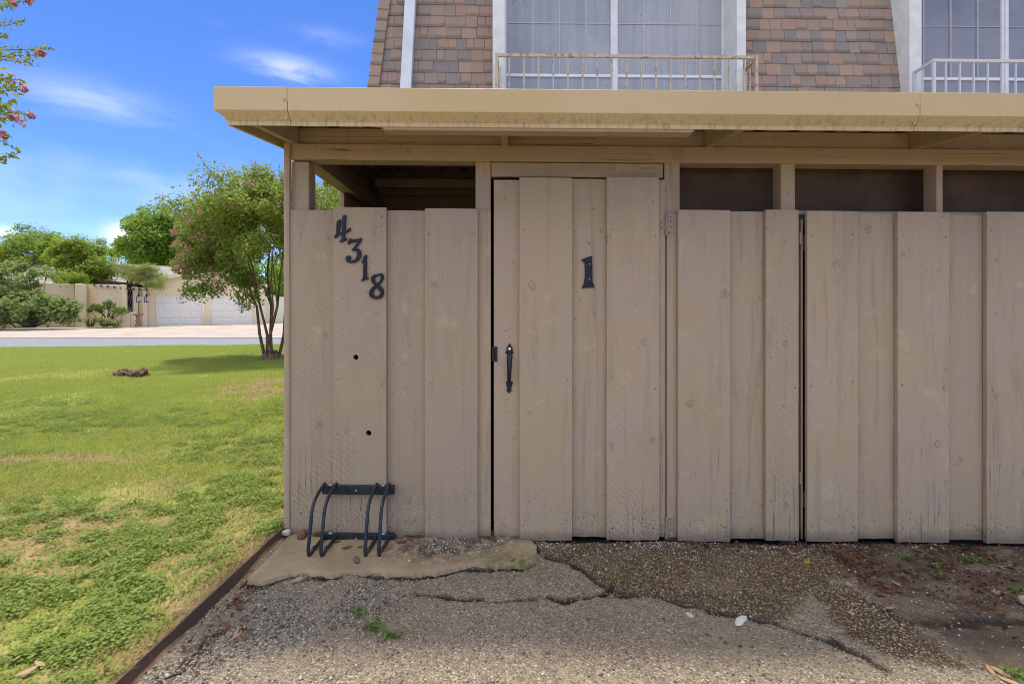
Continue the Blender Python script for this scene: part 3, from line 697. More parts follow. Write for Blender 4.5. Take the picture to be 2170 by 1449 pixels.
def plank(parent, xa, xb, yf, yb, zt, zb, mat, holes=(), nz=16, nx=7, name='plank', rag=0.004):
    """a sawn board with slightly wandering edges and a worn lower end"""
    seed = random.random()*50
    if holes: return plank_holed(parent, xa, xb, yf, yb, zt, zb, mat, holes, name)
    V = []; Fq = []
    zs = np.concatenate([[0, 0.012, 0.03], np.linspace(0.08, 1, nz-3)])
    bot = [zb + (float(fbm(np.array(seed+k*1.7), np.array(2.1), 3, 3))-0.35)*rag*2 for k in range(nx)]
    for j, f in enumerate(zs):
        wl_ = (float(fbm(np.array(f*5+seed), np.array(0.5), 2, 8))-0.5)*0.004; wr_ = (float(fbm(np.array(f*5+seed), np.array(7.5), 2, 8))-0.5)*0.004
        cup = (float(fbm(np.array(f*3+seed), np.array(3.3), 2, 5))-0.5)*0.004
        for i in range(nx):
            u = i/(nx-1); x = xa+wl_ + (xb+wr_-xa-wl_)*u
            V.append((x, yf + cup + 0.0015*math.cos(u*math.pi*2), bot[i] + (zt-bot[i])*f))
    nf = len(V); V += [(x, yb, z) for x, y, z in V]; m = len(zs)
    for j in range(m-1):
        for i in range(nx-1):
            a_ = j*nx+i; Fq.append((a_, a_+1, a_+nx+1, a_+nx)); b_ = nf+a_; Fq.append((b_+nx, b_+nx+1, b_+1, b_))
    for j in range(m-1):
        for i in (0, nx-1):
            a_ = j*nx+i; Fq.append((a_, a_+nx, nf+a_+nx, nf+a_))
    for i in range(nx-1):
        for j in (0, m-1):
            a_ = j*nx+i; Fq.append((a_, a_+1, nf+a_+1, nf+a_))
    o = mesh_obj(name, V, Fq, mat, parent, shear=True)
    bm = bmesh.new(); bm.from_mesh(o.data)
    ee = [e for e in bm.edges if len(e.link_faces) == 2 and e.calc_face_angle(0) > 1.0 and all(v.co.y < (yf+yb)/2 for v in e.verts)]
    bmesh.ops.bevel(bm, geom=ee, offset=0.0022, segments=2, profile=0.6, affect='EDGES'); bm.to_mesh(o.data); bm.free()
    return o
def plank_holed(parent, xa, xb, yf, yb, zt, zb, mat, holes, name):
    bm = bmesh.new(); edges = []
    def ring(pts):
        vs = [bm.verts.new((x, yf, z)) for x, z in pts]; edges.extend(bm.edges.new((vs[i], vs[(i+1) % len(vs)])) for i in range(len(vs)))
    n = 12; R = [(xa+(xb-xa)*k/6, zb+random.uniform(-.004, .004)) for k in range(7)] + [(xb, zb+(zt-zb)*k/n) for k in range(1, n+1)] + [(xa, zt-(zt-zb)*k/n) for k in range(n)]
    ring(R)
    for hx, hz, r in holes: ring([(hx+r*math.cos(2*math.pi*k/20), hz+r*math.sin(2*math.pi*k/20)) for k in range(20)])
    bmesh.ops.triangle_fill(bm, edges=edges, use_beauty=True)
    for f in list(bm.faces):
        c = f.calc_center_median()
        if any((c.x-hx)**2+(c.z-hz)**2 < (r*0.9)**2 and all((v.co.x-hx)**2+(v.co.z-hz)**2 < (r*1.02)**2 for v in f.verts) for hx, hz, r in holes): bm.faces.remove(f)
    g = bmesh.ops.extrude_face_region(bm, geom=list(bm.faces))
    bmesh.ops.translate(bm, verts=[v for v in g['geom'] if isinstance(v, bmesh.types.BMVert)], vec=(0, yb-yf, 0))
    bmesh.ops.recalc_face_normals(bm, faces=bm.faces)
    for v in bm.verts: v.co.z -= SHEAR*v.co.x
    me = bpy.data.meshes.new(name); bm.to_mesh(me); bm.free()
    return link(name, me, mat, parent)

PROUD, REC = (-0.026, -0.001), (0.002, 0.021)
nails = []
def board(parent, p0, p1, ptop, pbot, proud, mat, holes=(), nailrows=(0.09, 0.86, 1.68)):
    yf, yb = PROUD if proud else REC
    e = 0.0 if proud else 0.014
    pm = (p0+p1)/2; zt, zb = Z0(pm, ptop), Z0(pm, pbot)
    h = [(X0(a), Z0(a, b), r) for a, b, r in holes]
    o = plank(parent, X0(p0)-e, X0(p1)+e, yf, yb, zt, zb, mat, h)
    w = X0(p1)-X0(p0)
    for zr in nailrows:
        for fx in ((0.09, 0.91) if proud else (0.5,)):
            if random.random() < 0.85: nails.append((X0(p0)+w*fx+random.uniform(-.006, .006), yf-0.001, zr+random.uniform(-.03, .03), random.uniform(.0022, .0036)))
    return o

# fixed wall left of the door
def girts(name, rows, parent=None):      # horizontal rails behind the boards; the first carries the others
    root = None
    for r in rows:
        o = MB().box(*r).build(name if root is None else 'girt', M['beam'], root or shed, 0.003, shear=True); root = root or o
    return root
fw = girts('front_wall', [(X0(652), X0(1006.5), 0.024, 0.062, 0.10, 0.19), (X0(652), X0(1006.5), 0.024, 0.062, 0.86, 0.95), (X0(652), X0(1006.5), 0.024, 0.062, 1.66, 1.745)])
board(fw, 614.5, 709, 445, 1131, False, M['saw'], nailrows=(0.09, 1.2))
board(fw, 709, 821, 441.5, 1137, True, M['saw'], holes=((757, 756, 0.0145), (784, 915, 0.0155)))
board(fw, 821, 902, 446, 1138, False, M['saw_light'])
board(fw, 902, 1013, 444, 1142, True, M['saw_light'])
board(fw, 1013, 1039, 446, 1139, False, M['grain'])
# the corner board runs the full height
plank(fw, X0(602), X0(614), -0.006, 0.02, Z0(608, 303), Z0(608, 1118), M['plain'], nx=3, name='corner_board')
# fixed wall right of the door
fw2 = girts('front_wall', [(X0(1444), X0(1659), 0.024, 0.062, 0.10, 0.19), (X0(1444), X0(1659), 0.024, 0.062, 1.66, 1.745)])
board(fw2, 1414, 1434, 452, 1139, False, M['plain'], nailrows=())
board(fw2, 1434, 1543.5, 447, 1143, True, M['plain'])
board(fw2, 1543.5, 1617, 448, 1142, False, M['grain'])
board(fw2, 1618, 1687, 446.5, 1141, True, M['saw_light'])
# door with the number 1
door = girts('door', [(X0(1050), X0(1405), 0.024, 0.05, 0.16, 0.25), (X0(1050), X0(1405), 0.024, 0.05, 1.62, 1.71)])
door['label'] = 'door with the black numeral one and an iron pull'
board(door, 1046.5, 1100, 381, 1139, False, M['plain'], nailrows=())
board(door, 1100.5, 1211.5, 379, 1141, True, M['plain'])
board(door, 1211.5, 1284, 379, 1138, False, M['grain'], nailrows=(0.1,))
board(door, 1284, 1393.5, 378, 1140, True, M['saw_light'])
board(door, 1393.5, 1410, 381, 1138, False, M['plain'], nailrows=())
# trim the overlap of the outermost recessed boards so the door gap stays open
for o in door.children:
    co = [v.co for v in o.data.vertices]
    for v in co:
        if v.x < X0(1047): v.x = X0(1046.5)
        if v.x > X0(1408.5): v.x = X0(1409.2)
for o in fw.children:
    for v in o.data.vertices:
        if v.co.x > X0(1039.5): v.co.x = X0(1039.6)
for o in fw2.children:
    for v in o.data.vertices:
        if v.co.x < X0(1414): v.co.x = X0(1413.5)
# second door, further along
d2 = girts('door', [(X0(1706), X0(2188), 0.051, 0.08, 0.16, 0.25), (X0(1706), X0(2188), 0.051, 0.08, 1.60, 1.69)])
d2['label'] = 'plain tan board door without a handle'
board(d2, 1705, 1812, 449, 1143, True, M['grain'])
board(d2, 1812, 1894, 452, 1142, False, M['grain'])
board(d2, 1895, 2003, 451, 1145, True, M['plain'])
board(d2, 2003, 2079, 455, 1144, False, M['plain'])
board(d2, 2082, 2192, 451, 1147, True, M['grain'])
fw3 = MB().box(X0(2196), X0(3100), 0.024, 0.062, 0.10, 0.19).build('front_wall', M['beam'], shed, 0.003, shear=True)
for i, p in enumerate(range(2200, 3080, 92)):
    board(fw3, p, p+(110 if i % 2 else 78), 452, 1146, bool(i % 2), M['plain'])
MB().box(X0(1689), X0(2192), 0.026, 0.05, Z0(1940, 455), Z0(1940, 446.5)).build('door_head_rail', M['beam'], shed, 0.002, shear=True)
# nail heads
nb = MB()
for x, y, z, r in nails: nb.disc_y(x, y, z, r, 0.003, 7)
for px, py in ((1455, 537), (1534, 541), (1452, 594), (1535, 597), (1440, 485), (1140, 486), (1247, 517), (1150, 600)): nb.disc_y(X0(px), -0.0235, Z0(px, py), 0.004, 0.004, 7)
tag(nb.build('nail_head', M['nail'], fw, shear=True), kind='stuff')

# posts, beam, headers
for p0, p1, ya, yb in ((614.2, 651, 0.022, 0.111), (1007, 1039.5, 0.022, 0.111), (1410.5, 1443.5, 0.022, 0.111), (1660, 1690, 0.022, 0.111), (1992, 2006, 0.022, 0.111), (2380, 2396, 0.022, 0.111), (2700, 2730, 0.022, 0.111)):
    MB().box(X0(p0), X0(p1), ya, yb, -0.03, Z0((p0+p1)/2, 340)+ (0.0)).build('post', M['grain'], shed, 0.003, shear=True)
ZB1, ZB0 = Z0(1092, 307), Z0(1092, 341)
MB().box(X0(614.5), 5.2, 0.012, 0.108, ZB0+0.001, ZB1).build('beam', M['beam'], shed, 0.003, 2, shear=True)
MB().box(X0(1041), X0(1407), 0.016, 0.055, Z0(1224, 374), Z0(1224, 343.5)).build('door_header', M['beam'], shed, 0.003, shear=True)
# side wall with an open strip under the plate
XS = X0(602)
sw = girts('side_wall', [(XS+0.026, XS+0.064, 0.12, 1.64, 0.6, 0.69), (XS+0.052, XS+0.09, 0.12, 1.64, 1.70, 1.785)])
for i in range(6):
    y0 = 0.03 + i*0.275; b = MB().box(XS, XS+0.022, y0, y0+0.272, -0.02, 1.80 if i < 3 else 2.13)
    b.build('plank', M['plain'], sw, 0.002, shear=True)
for i in range(3):
    MB().box(XS+0.03, XS+0.05, 0.80+i*0.29, 0.80+i*0.29+0.284, 1.60, 2.085).build('inner_panel', M['plain'], sw, 0.002, shear=True)
MB().box(XS+0.024, XS+0.125, 0.112, 1.66, 2.088, 2.17).build('side_plate', M['rafter'], shed, 0.003, shear=True)
RS = 0.13
MB().hexa([(XS+0.03, 0.02, 2.1705), (XS+0.05, 0.02, 2.1705), (XS+0.05, 1.66, 2.1705), (XS+0.03, 1.66, 2.1705), (XS+0.03, 0.02, 2.255), (XS+0.05, 0.02, 2.255), (XS+0.05, 1.66, 2.468), (XS+0.03, 1.66, 2.468)]).build('gable_infill', M['rafter'], shed, shear=True)
# rafters, blocking, roof sheet
def rz(y): return ZB1 + 0.002 + RS*(y-0.05)
for px in (621.5, 1070, 1504, 1944, 2384, 2824):
    xa = X0(px)-0.019; xb = xa+0.038; p = []
    if px < 700: xa += 0.0; 
    for z_ in (0, 0.098):
        p += [(xa, -0.405, rz(-0.405)+z_), (xb, -0.405, rz(-0.405)+z_), (xb, 1.66, rz(1.66)+z_), (xa, 1.66, rz(1.66)+z_)]
    MB().hexa(p).build('rafter', M['rafter'], shed, 0.002, shear=True)
pxs = (621.5, 1070, 1504, 1944, 2384)
for a_, b_ in zip(pxs[:-1], pxs[1:]):
    MB().box(X0(a_)+0.0195, X0(b_)-0.0195, 0.03, 0.068, ZB1+0.001, rz(0.03)+0.094).build('blocking', M['beam'], shed, 0.002, shear=True)
MB().box(XS+0.126, 0.6, 1.30, 1.338, 2.255, rz(1.3)-0.001).build('cross_beam', M['beam'], shed, 0.002, shear=True)
MB().box(XS+0.07, 4.6, 1.60, 1.638, 2.262, 2.362).build('rear_plate', M['beam'], shed, 0.002, shear=True)
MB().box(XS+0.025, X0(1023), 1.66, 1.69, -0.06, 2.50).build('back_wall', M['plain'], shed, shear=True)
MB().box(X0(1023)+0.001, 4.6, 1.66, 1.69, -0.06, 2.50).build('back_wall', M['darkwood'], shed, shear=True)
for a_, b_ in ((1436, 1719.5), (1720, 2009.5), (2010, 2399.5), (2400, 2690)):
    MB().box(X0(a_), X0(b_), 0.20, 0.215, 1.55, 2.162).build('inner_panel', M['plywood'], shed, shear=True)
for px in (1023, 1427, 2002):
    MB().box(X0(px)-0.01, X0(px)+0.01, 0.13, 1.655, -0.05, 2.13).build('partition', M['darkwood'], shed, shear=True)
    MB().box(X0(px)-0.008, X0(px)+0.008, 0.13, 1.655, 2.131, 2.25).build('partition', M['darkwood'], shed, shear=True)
MB().box(XS+0.03, 5.0, 0.07, 1.655, -0.07, -0.045).build('floor_slab', M['darkwood'], shed)
# corrugated sheet (ribs run from front to back)
def sheet():
    xs = []; x = -1.375
    while x < 5.1:
        xs += [(x, 0.0), (x+0.125, 0.0), (x+0.145, 0.022), (x+0.178, 0.022)]; x += 0.198
    xs.append((x, 0.0)); V = []; Fq = []
    ysq = (-0.435, 0.5, 1.0, 1.70)
    for t_ in (0, 0.003):
        for (x, h) in xs:
            for y in ysq: V.append((x, y, rz(y)+0.099+h+t_))
    n = len(xs); m = len(ysq)
    for L in (0, 1):
        for i in range(n-1):
            for j in range(m-1):
                b = L*n*m + i*m + j; Fq.append((b, b+m, b+m+1, b+1))
    for i in range(n-1):
        b = i*m; Fq.append((b, b+m, n*m+b+m, n*m+b))
    return mesh_obj('roof_sheet', V, Fq, M['metalroof'], shed, shear=True)
sheet()
# metal fascia in three lengths, lapped at the seams, and the rake trim
YF = -0.45; DF = DW+YF
def ZF(py): return CAMZ - (py-HOR)*DF/FPX
zt, zc = ZF(188.5), ZF(238)
prof = [(YF, zt), (YF, zc), (YF+0.034, zc-0.040), (YF+0.034, zc-0.058), (YF+0.039, zc-0.058), (YF+0.039, zc-0.038), (YF+0.005, zc+0.002), (YF+0.005, zt-0.004), (YF+0.06, zt-0.001), (YF+0.06, zt+0.004)]
def XF(px): return wx(px, DF)
segs = ((452, 608, 0.0), (609, 1950, 0.0015), (1951, 3000, 0.0))
for k, (a_, b_, dy) in enumerate(segs):
    m_ = MB().extr_x([(y+dy, z) for y, z in prof], XF(a_), XF(b_))
    if k == 0:
        n = len(prof); m_.v = [(x + (max(0, y-YF)*1.7 if (i < n and z < zc+0.003) else 0), y, z) for i, (x, y, z) in enumerate(m_.v)]
    fo = m_.build('fascia_section', M['fascia'], shed, 0.0012, shear=True)
    if k < 2:
        xs = XF(b_)-0.012
        MB().disc_y(xs, YF-0.006, zt-0.055, 0.007, 0.008, 10).disc_y(xs, YF+0.016, zc-0.028, 0.006, 0.01, 10).build('screw', M['fascia'], fo, shear=True)
xl = XF(452); p = []
rk0, rk1 = zc-0.058, zt+0.003
p = [(xl+0.045, YF+0.036, rk0), (xl+0.06, YF+0.036, rk0), (xl+0.06, 1.72, rk0+RS*2.17), (xl+0.045, 1.72, rk0+RS*2.17),
     (xl, YF+0.006, rk1), (xl+0.06, YF+0.006, rk1), (xl+0.06, 1.72, rk1+RS*2.17), (xl, 1.72, rk1+RS*2.17)]
MB().hexa(p).build('rake_trim', M['fascia'], shed, shear=True)

# hardware on the door
def hinge(px, pz_top, pz_bot, parent, two=True):
    x = X0(px); z1, z0 = Z0(px, pz_top), Z0(px, pz_bot); h = (z1-z0); yb = 0.001
    m_ = MB()
    m_.box(x+0.006, x+0.040, yb-0.003, yb, z0+0.004, z1-0.004)
    if two: m_.box(x-0.042, x-0.006, yb-0.0035, yb, z0+h*0.25, z0+h*0.68)
    o = m_.build('hinge', M['hinge'], parent, 0.0008, shear=True)
    kn = MB()
    for a_, b_ in ((0, 0.3), (0.31, 0.7), (0.71, 1.0)): kn.tube([(x, -0.006, z0+h*a_), (x, -0.006, z0+h*b_)], 0.0062, 10)
    kn.build('hinge_pin', M['hinge'], o, shear=True, smooth=True)
    sc = MB()
    for fz in (0.15, 0.4, 0.65, 0.88): sc.disc_y(x+0.022+random.uniform(-.006, .006), yb-0.0045, z0+h*fz, 0.0032, 0.002, 8)
    for fz in (0.36, 0.58): sc.disc_y(x-0.025, yb-0.005, z0+h*fz, 0.0032, 0.002, 8)
    sc.build('screw', M['nail'], o, shear=True)
hinge(1411.5, 454, 500, door); hinge(1411.5, 1094, 1139, door)
for a_, b_ in ((493, 518), (1001, 1026)):
    x = X0(1697); MB().tube([(x, 0.004, Z0(1697, b_)), (x, 0.004, Z0(1697, a_))], 0.0075, 10).build('hinge_pin', M['hinge'], d2, shear=True, smooth=True)
MB().box(X0(1690.5), X0(1699), 0.03, 0.06, 0.0, 1.78).build('door_jamb', M['plain'], shed, 0.002, shear=True)
MB().box(X0(1700.5), X0(1704.5), 0.012, 0.05, 0.0, 1.77).build('door_stile', M['plain'], d2, 0.002, shear=True)

def extrude_poly(name, pts, yf, depth, mat, parent, bevel=0.0012):
    """flat outline (x, z) given depth in y with eased front edge"""
    cu = bpy.data.curves.new(name, 'CURVE'); cu.dimensions = '2D'; cu.fill_mode = 'BOTH'; cu.extrude = depth/2-bevel; cu.bevel_depth = bevel; cu.bevel_resolution = 2; cu.offset = -bevel
    for ring in pts:
        sp = cu.splines.new('POLY'); sp.points.add(len(ring)-1); sp.use_cyclic_u = True
        for q, (x, z) in zip(sp.points, ring): q.co = (x, z, 0, 1)
    tmp = bpy.data.objects.new('tmp', cu); C.objects.link(tmp)
    me = bpy.data.meshes.new_from_object(tmp.evaluated_get(bpy.context.evaluated_depsgraph_get()))
    bpy.data.objects.remove(tmp)
    for v in me.vertices:
        x, z, d = v.co; v.co = (x, yf + depth/2 - d, z - SHEAR*x)
    bm = bmesh.new(); bm.from_mesh(me); bmesh.ops.recalc_face_normals(bm, faces=bm.faces); bm.to_mesh(me); bm.free()
    me.name = name; me.materials.clear()
    return link(name, me, mat, parent)
def smooth_ring(pts, k=4):
    out = []; n = len(pts)
    for i in range(n):
        p0, p1, p2, p3 = (np.array(pts[(i+d) % n], float) for d in (-1, 0, 1, 2))
        sharp = False
        for s in range(k):
            t_ = s/k
            out.append(tuple(0.5*((2*p1)+(-p0+p2)*t_+(2*p0-5*p1+4*p2-p3)*t_*t_+(-p0+3*p1-3*p2+p3)*t_**3)))
    return out
def zpix(pts, ox, oy, s): return [(X0(ox+a/s), Z0(ox+a/s, oy+b/s)) for a, b in pts]
four = [(287,137),(330,130),(328,200),(322,345),(355,335),(385,310),(397,320),(390,350),(360,375),(318,390),(315,430),(330,465),(347,478),(330,492),(290,505),(248,522),(238,510),(255,490),(268,455),(268,408),(225,418),(190,450),(165,458),(156,445),(175,415),(190,370),(193,235),(215,205),(245,193),(258,200),(252,280),(232,368),(270,374),(275,200)]
three = [(385,465),(440,475),(520,468),(545,455),(558,465),(548,500),(500,570),(470,600),(515,615),(545,655),(548,700),(530,755),(480,800),(420,818),(365,812),(330,785),(323,755),(335,725),(365,712),(395,722),(402,750),(385,772),(395,785),(430,780),(465,755),(485,710),(485,670),(465,645),(420,640),(412,628),(440,595),(480,540),(490,515),(440,520),(395,528),(370,550),(352,540),(365,500),(375,475)]
one = [(595,712),(628,703),(632,720),(630,860),(632,1000),(652,1030),(650,1045),(610,1060),(562,1078),(550,1065),(572,1035),(575,990),(578,830),(560,820),(553,805),(575,770),(582,740)]
eight_o = [(775,978),(820,970),(835,962),(870,990),(875,1030),(850,1090),(815,1130),(860,1180),(878,1230),(865,1290),(820,1330),(750,1337),(690,1315),(663,1270),(672,1215),(710,1165),(735,1140),(705,1100),(688,1060),(700,1015),(735,985)]
eight_a = [(790,1005),(822,1000),(832,1030),(815,1075),(785,1105),(755,1080),(740,1050),(755,1020)]
eight_b = [(770,1175),(805,1210),(825,1250),(805,1285),(770,1297),(735,1285),(722,1250),(740,1205)]
big_one = [(695,628),(735,612),(772,600),(774,700),(775,780),(790,820),(700,825),(715,790),(722,740),(720,650)]
NF = PROUD[0]-0.0125
for nm, rings, lab in (('numeral', [smooth_ring(four, 2)], 'black metal numeral 4'), ('numeral', [smooth_ring(three)], 'black metal numeral 3'), ('numeral', [smooth_ring(one, 3)], 'black metal numeral 1 of the house number'), ('numeral', [smooth_ring(eight_o), smooth_ring(eight_a), smooth_ring(eight_b)], 'black metal numeral 8')):
    o = extrude_poly(nm, [zpix(r, 690, 440, 6.9) for r in rings], NF, 0.012, M['black'], fw, 0.0025); o['label'] = lab
o = extrude_poly('numeral', [zpix(big_one, 1020, 360, 3.293)], REC[0]-0.0095, 0.009, M['black'], door, 0.002); o['label'] = 'large black metal numeral 1 on the door'
MB().disc_y(X0(1249), REC[0]-0.011, Z0(1249, 560), 0.003, 0.003, 8).disc_y(X0(1248), REC[0]-0.011, Z0(1248, 592), 0.003, 0.003, 8).build('screw', M['bolt'], o, shear=True)
# iron thumb-latch pull
hz = lambda a, b: zpix([(a, b)], 1020, 700, 9.06)[0]
top = [(543,243),(608,350),(590,378),(626,416),(585,465),(500,465),(455,416),(495,378),(478,350)]
bot = [(470,990),(490,975),(590,975),(608,990),(572,1120),(583,1148),(532,1203),(480,1148),(495,1120)]
hd = extrude_poly('handle', [zpix(top, 1020, 700, 9.06)], REC[0]-0.0065, 0.006, M['black'], door, 0.001)
extrude_poly('handle_foot', [zpix(bot, 1020, 700, 9.06)], REC[0]-0.0065, 0.006, M['black'], hd, 0.001)
g = MB(); gp = []
for i in range(9):
    f = i/8; x, z = hz(545-12*f, 470+515*f); y = REC[0]-0.006-0.034*math.sin(math.pi*(0.06+0.88*f))**0.7; w = 0.0155-0.006*f
    gp.append([(x-w, y, z), (x-w*0.6, y-0.008, z), (x+w*0.6, y-0.008, z), (x+w, y, z), (x+w*0.6, y+0.004, z), (x-w*0.6, y+0.004, z)])
for r in gp: g.v += r
for i in range(8):
    for k in range(6): g.f.append((i*6+k, i*6+(k+1) % 6, i*6+6+(k+1) % 6, i*6+6+k))
g.f += [(0, 1, 2, 3, 4, 5), (53, 52, 51, 50, 49, 48)]
g.build('grip', M['black'], hd, shear=True, smooth=True)
x, z = hz(541, 349); MB().disc_y(x, REC[0]-0.0135, z, 0.0078, 0.008, 14).build('lock_button', M['ivory'], hd, shear=True)
x0_, z0_ = hz(185, 595); x1_, z1_ = hz(308, 312)
MB().box(x0_+0.004, x1_, REC[0]-0.005, REC[0]-0.001, z0_, z1_).box(x0_+0.008, x0_+0.02, REC[0]-0.016, REC[0]-0.004, z0_+0.018, z1_-0.018).build('latch_plate', M['black'], door, 0.001, shear=True)

# ------------------------------------------------------------------ light under the eave
lf = thing('tube_light', (0, -0.375, 2.10), 'long tan painted tube light fixture mounted under the shed eave', 'light fixture')
DL = 2.30; xa, xb = wx(812, DL), wx(1467, DL); zb_ = wz(1140, 284, DL); zt_ = zb_+0.034
m_ = MB(); y0, y1 = -0.415, -0.335
m_.hexa([(xa+0.012, y0+0.008, zb_), (xb-0.012, y0+0.008, zb_), (xb-0.012, y1-0.008, zb_), (xa+0.012, y1-0.008, zb_), (xa, y0, zt_), (xb, y0, zt_), (xb, y1, zt_), (xa, y1, zt_)])
m_.build('housing', M['beam'], lf, 0.006, 3, shear=True)
e1 = MB()
for x in (xa+0.002, xb-0.010): e1.box(x, x+0.008, y0+0.006, y1-0.006, zb_+0.006, zt_+0.012)
e1.build('end_cap', M['beam'], lf, 0.001, shear=True)
MB().box(xa+0.06, xb-0.06, -0.39, -0.36, zt_+0.0005, zt_+0.02).build('mounting_channel', M['beam'], lf, shear=True)

# ------------------------------------------------------------------ bicycle rack
rk = thing('bike_rack', (-0.86, -0.1, 0.0), 'dark metal two-bay bicycle rack bolted low on the shed wall', 'bike rack')
for pa, pb, ya, za in ((1028, 1046, 0.03, 0), (1130, 1147, 0.03, 0)):
    D_ = DW-0.04; x_a, x_b = wx(684, D_), wx(836, D_)
    r_ = MB().box(x_a, x_b, -0.052, -0.023, wz(760, pb, D_), wz(760, pa, D_)).build('rail', M['rack'], rk, 0.003, 2, shear=True)
    zc_ = (wz(760, pb, D_)+wz(760, pa, D_))/2
    MB().disc_y(wx(756, D_), -0.056, zc_, 0.0062, 0.005, 12).build('bolt', M['bolt'], r_, shear=True)
    MB().lathe((wx(700, D_), -0.037, wz(760, pa, D_)), [(0.012, 0.0), (0.010, 0.004), (0.004, 0.006)], 10).lathe((wx(812, D_), -0.037, wz(760, pa, D_)), [(0.012, 0.0), (0.010, 0.004), (0.004, 0.006)], 10).build('cap_nut', M['bolt'], r_, shear=True)
def arc_path(x):
    P = [(-0.030, 0.318), (-0.06, 0.312), (-0.11, 0.298), (-0.150, 0.280), (-0.175, 0.255), (-0.188, 0.225), (-0.20, 0.17), (-0.213, 0.11), (-0.224, 0.068)]
    for k in range(1, 7):
        th = k/6*rad(150); P.append((-0.194-0.032*math.cos(th*1.0), 0.062-0.034*math.sin(th)*1.25))
    P += [(-0.13, 0.030), (-0.06, 0.036), (-0.03, 0.042)]
    return [(x, y*1.08, z - SHEAR*x - 0.016) for y, z in P]
for px in (693, 717.5, 802.5, 829):
    MB().tube(arc_path(X0(px)), 0.0088, 10).build('hoop', M['rack'], rk, smooth=True)

# ================================================================== THE APARTMENT BLOCK BEHIND
apt = thing('apartment_building', (2.5, 4.0, 0), 'apartment block with a brown shingled mansard roof and white dormer windows', 'building')
MS = 0.13
def ym(z): return 2.2 + MS*(z-3.5)
def xh(z): return -1.455 + 0.085*(z-3.5)
MB().box(-1.45, 8.5, 1.76, 2.10, -0.05, 2.98).box(-1.45, -1.2, 2.101, 8, -0.05, 2.98).build('lower_wall', M['brick_wall'], apt, shear=True)
def deckpiece(xa0, xa1, xb0, xb1, z0, z1, t_=0.03):
    return [(xa0, ym(z0)+0.012, z0), (xb0, ym(z0)+0.012, z0), (xb0, ym(z0)+t_+0.012, z0), (xa0, ym(z0)+t_+0.012, z0), (xa1, ym(z1)+0.012, z1), (xb1, ym(z1)+0.012, z1), (xb1, ym(z1)+t_+0.012, z1), (xa1, ym(z1)+t_+0.012, z1)]
W1, W2 = (-0.218, 2.253), (3.862, 6.333)
dk = MB()
ZL, ZT, ZTOP = 3.22, 5.25, 6.0
dk.hexa(deckpiece(xh(2.98), xh(ZL), 8.5, 8.5, 2.98, ZL))
dk.hexa(deckpiece(xh(ZL), xh(ZT), W1[0]+.02, W1[0]+.02, ZL, ZT)); dk.hexa(deckpiece(W1[1]-.02, W1[1]-.02, W2[0]+.02, W2[0]+.02, ZL, ZT)); dk.hexa(deckpiece(W2[1]-.02, W2[1]-.02, 8.5, 8.5, ZL, ZT))
dk.hexa(deckpiece(xh(ZT), xh(ZTOP), 8.5, 8.5, ZT, ZTOP))
dk.hexa([(xh(2.98), ym(2.98)+0.05, 2.98), (xh(2.98)+0.04, ym(2.98)+0.05, 2.98), (xh(2.98)+0.04, 8, 2.98), (xh(2.98), 8, 2.98), (xh(ZTOP), ym(ZTOP)+0.05, ZTOP), (xh(ZTOP)+0.04, ym(ZTOP)+0.05, ZTOP), (xh(ZTOP)+0.04, 8, ZTOP), (xh(ZTOP), 8, ZTOP)])
dk.box(xh(ZTOP), 8.5, ym(ZTOP), 8, ZTOP+0.001, ZTOP+0.1)
deck = dk.build('mansard_roof', M['shingle_dark'], apt, shear=True)
EXPO = 0.1235
shm = {}
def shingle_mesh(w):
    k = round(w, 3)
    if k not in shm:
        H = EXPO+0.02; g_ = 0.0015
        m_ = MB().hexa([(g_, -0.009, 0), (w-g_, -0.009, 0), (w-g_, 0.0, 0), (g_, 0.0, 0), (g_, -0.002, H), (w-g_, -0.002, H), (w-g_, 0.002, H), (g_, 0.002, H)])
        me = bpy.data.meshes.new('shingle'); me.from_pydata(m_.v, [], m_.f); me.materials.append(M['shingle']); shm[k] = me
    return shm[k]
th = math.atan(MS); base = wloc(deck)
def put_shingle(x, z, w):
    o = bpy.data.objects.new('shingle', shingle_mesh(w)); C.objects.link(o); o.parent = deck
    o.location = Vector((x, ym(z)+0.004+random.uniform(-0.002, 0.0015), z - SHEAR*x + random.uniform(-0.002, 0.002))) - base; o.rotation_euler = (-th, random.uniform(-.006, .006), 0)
def course(x0f, x1, z, seed):
    r_ = random.Random(seed); x = x0f
    x_first = x + r_.choice((0.06, 0.10, 0.135))
    while x < x1-0.03:
        w = round((x_first-x) if x == x0f else r_.choice((0.08, 0.105, 0.12, 0.135, 0.15)), 3)
        w = min(w, round(x1-x, 3)); put_shingle(x, z, w); x += w
zc_ = 3.40; k = 0
while zc_ < 4.75:
    course(xh(zc_)+0.03, W1[0]+0.01, zc_, 100+k); course(W1[1]-0.01, W2[0]+0.01, zc_, 300+k); zc_ += EXPO; k += 1
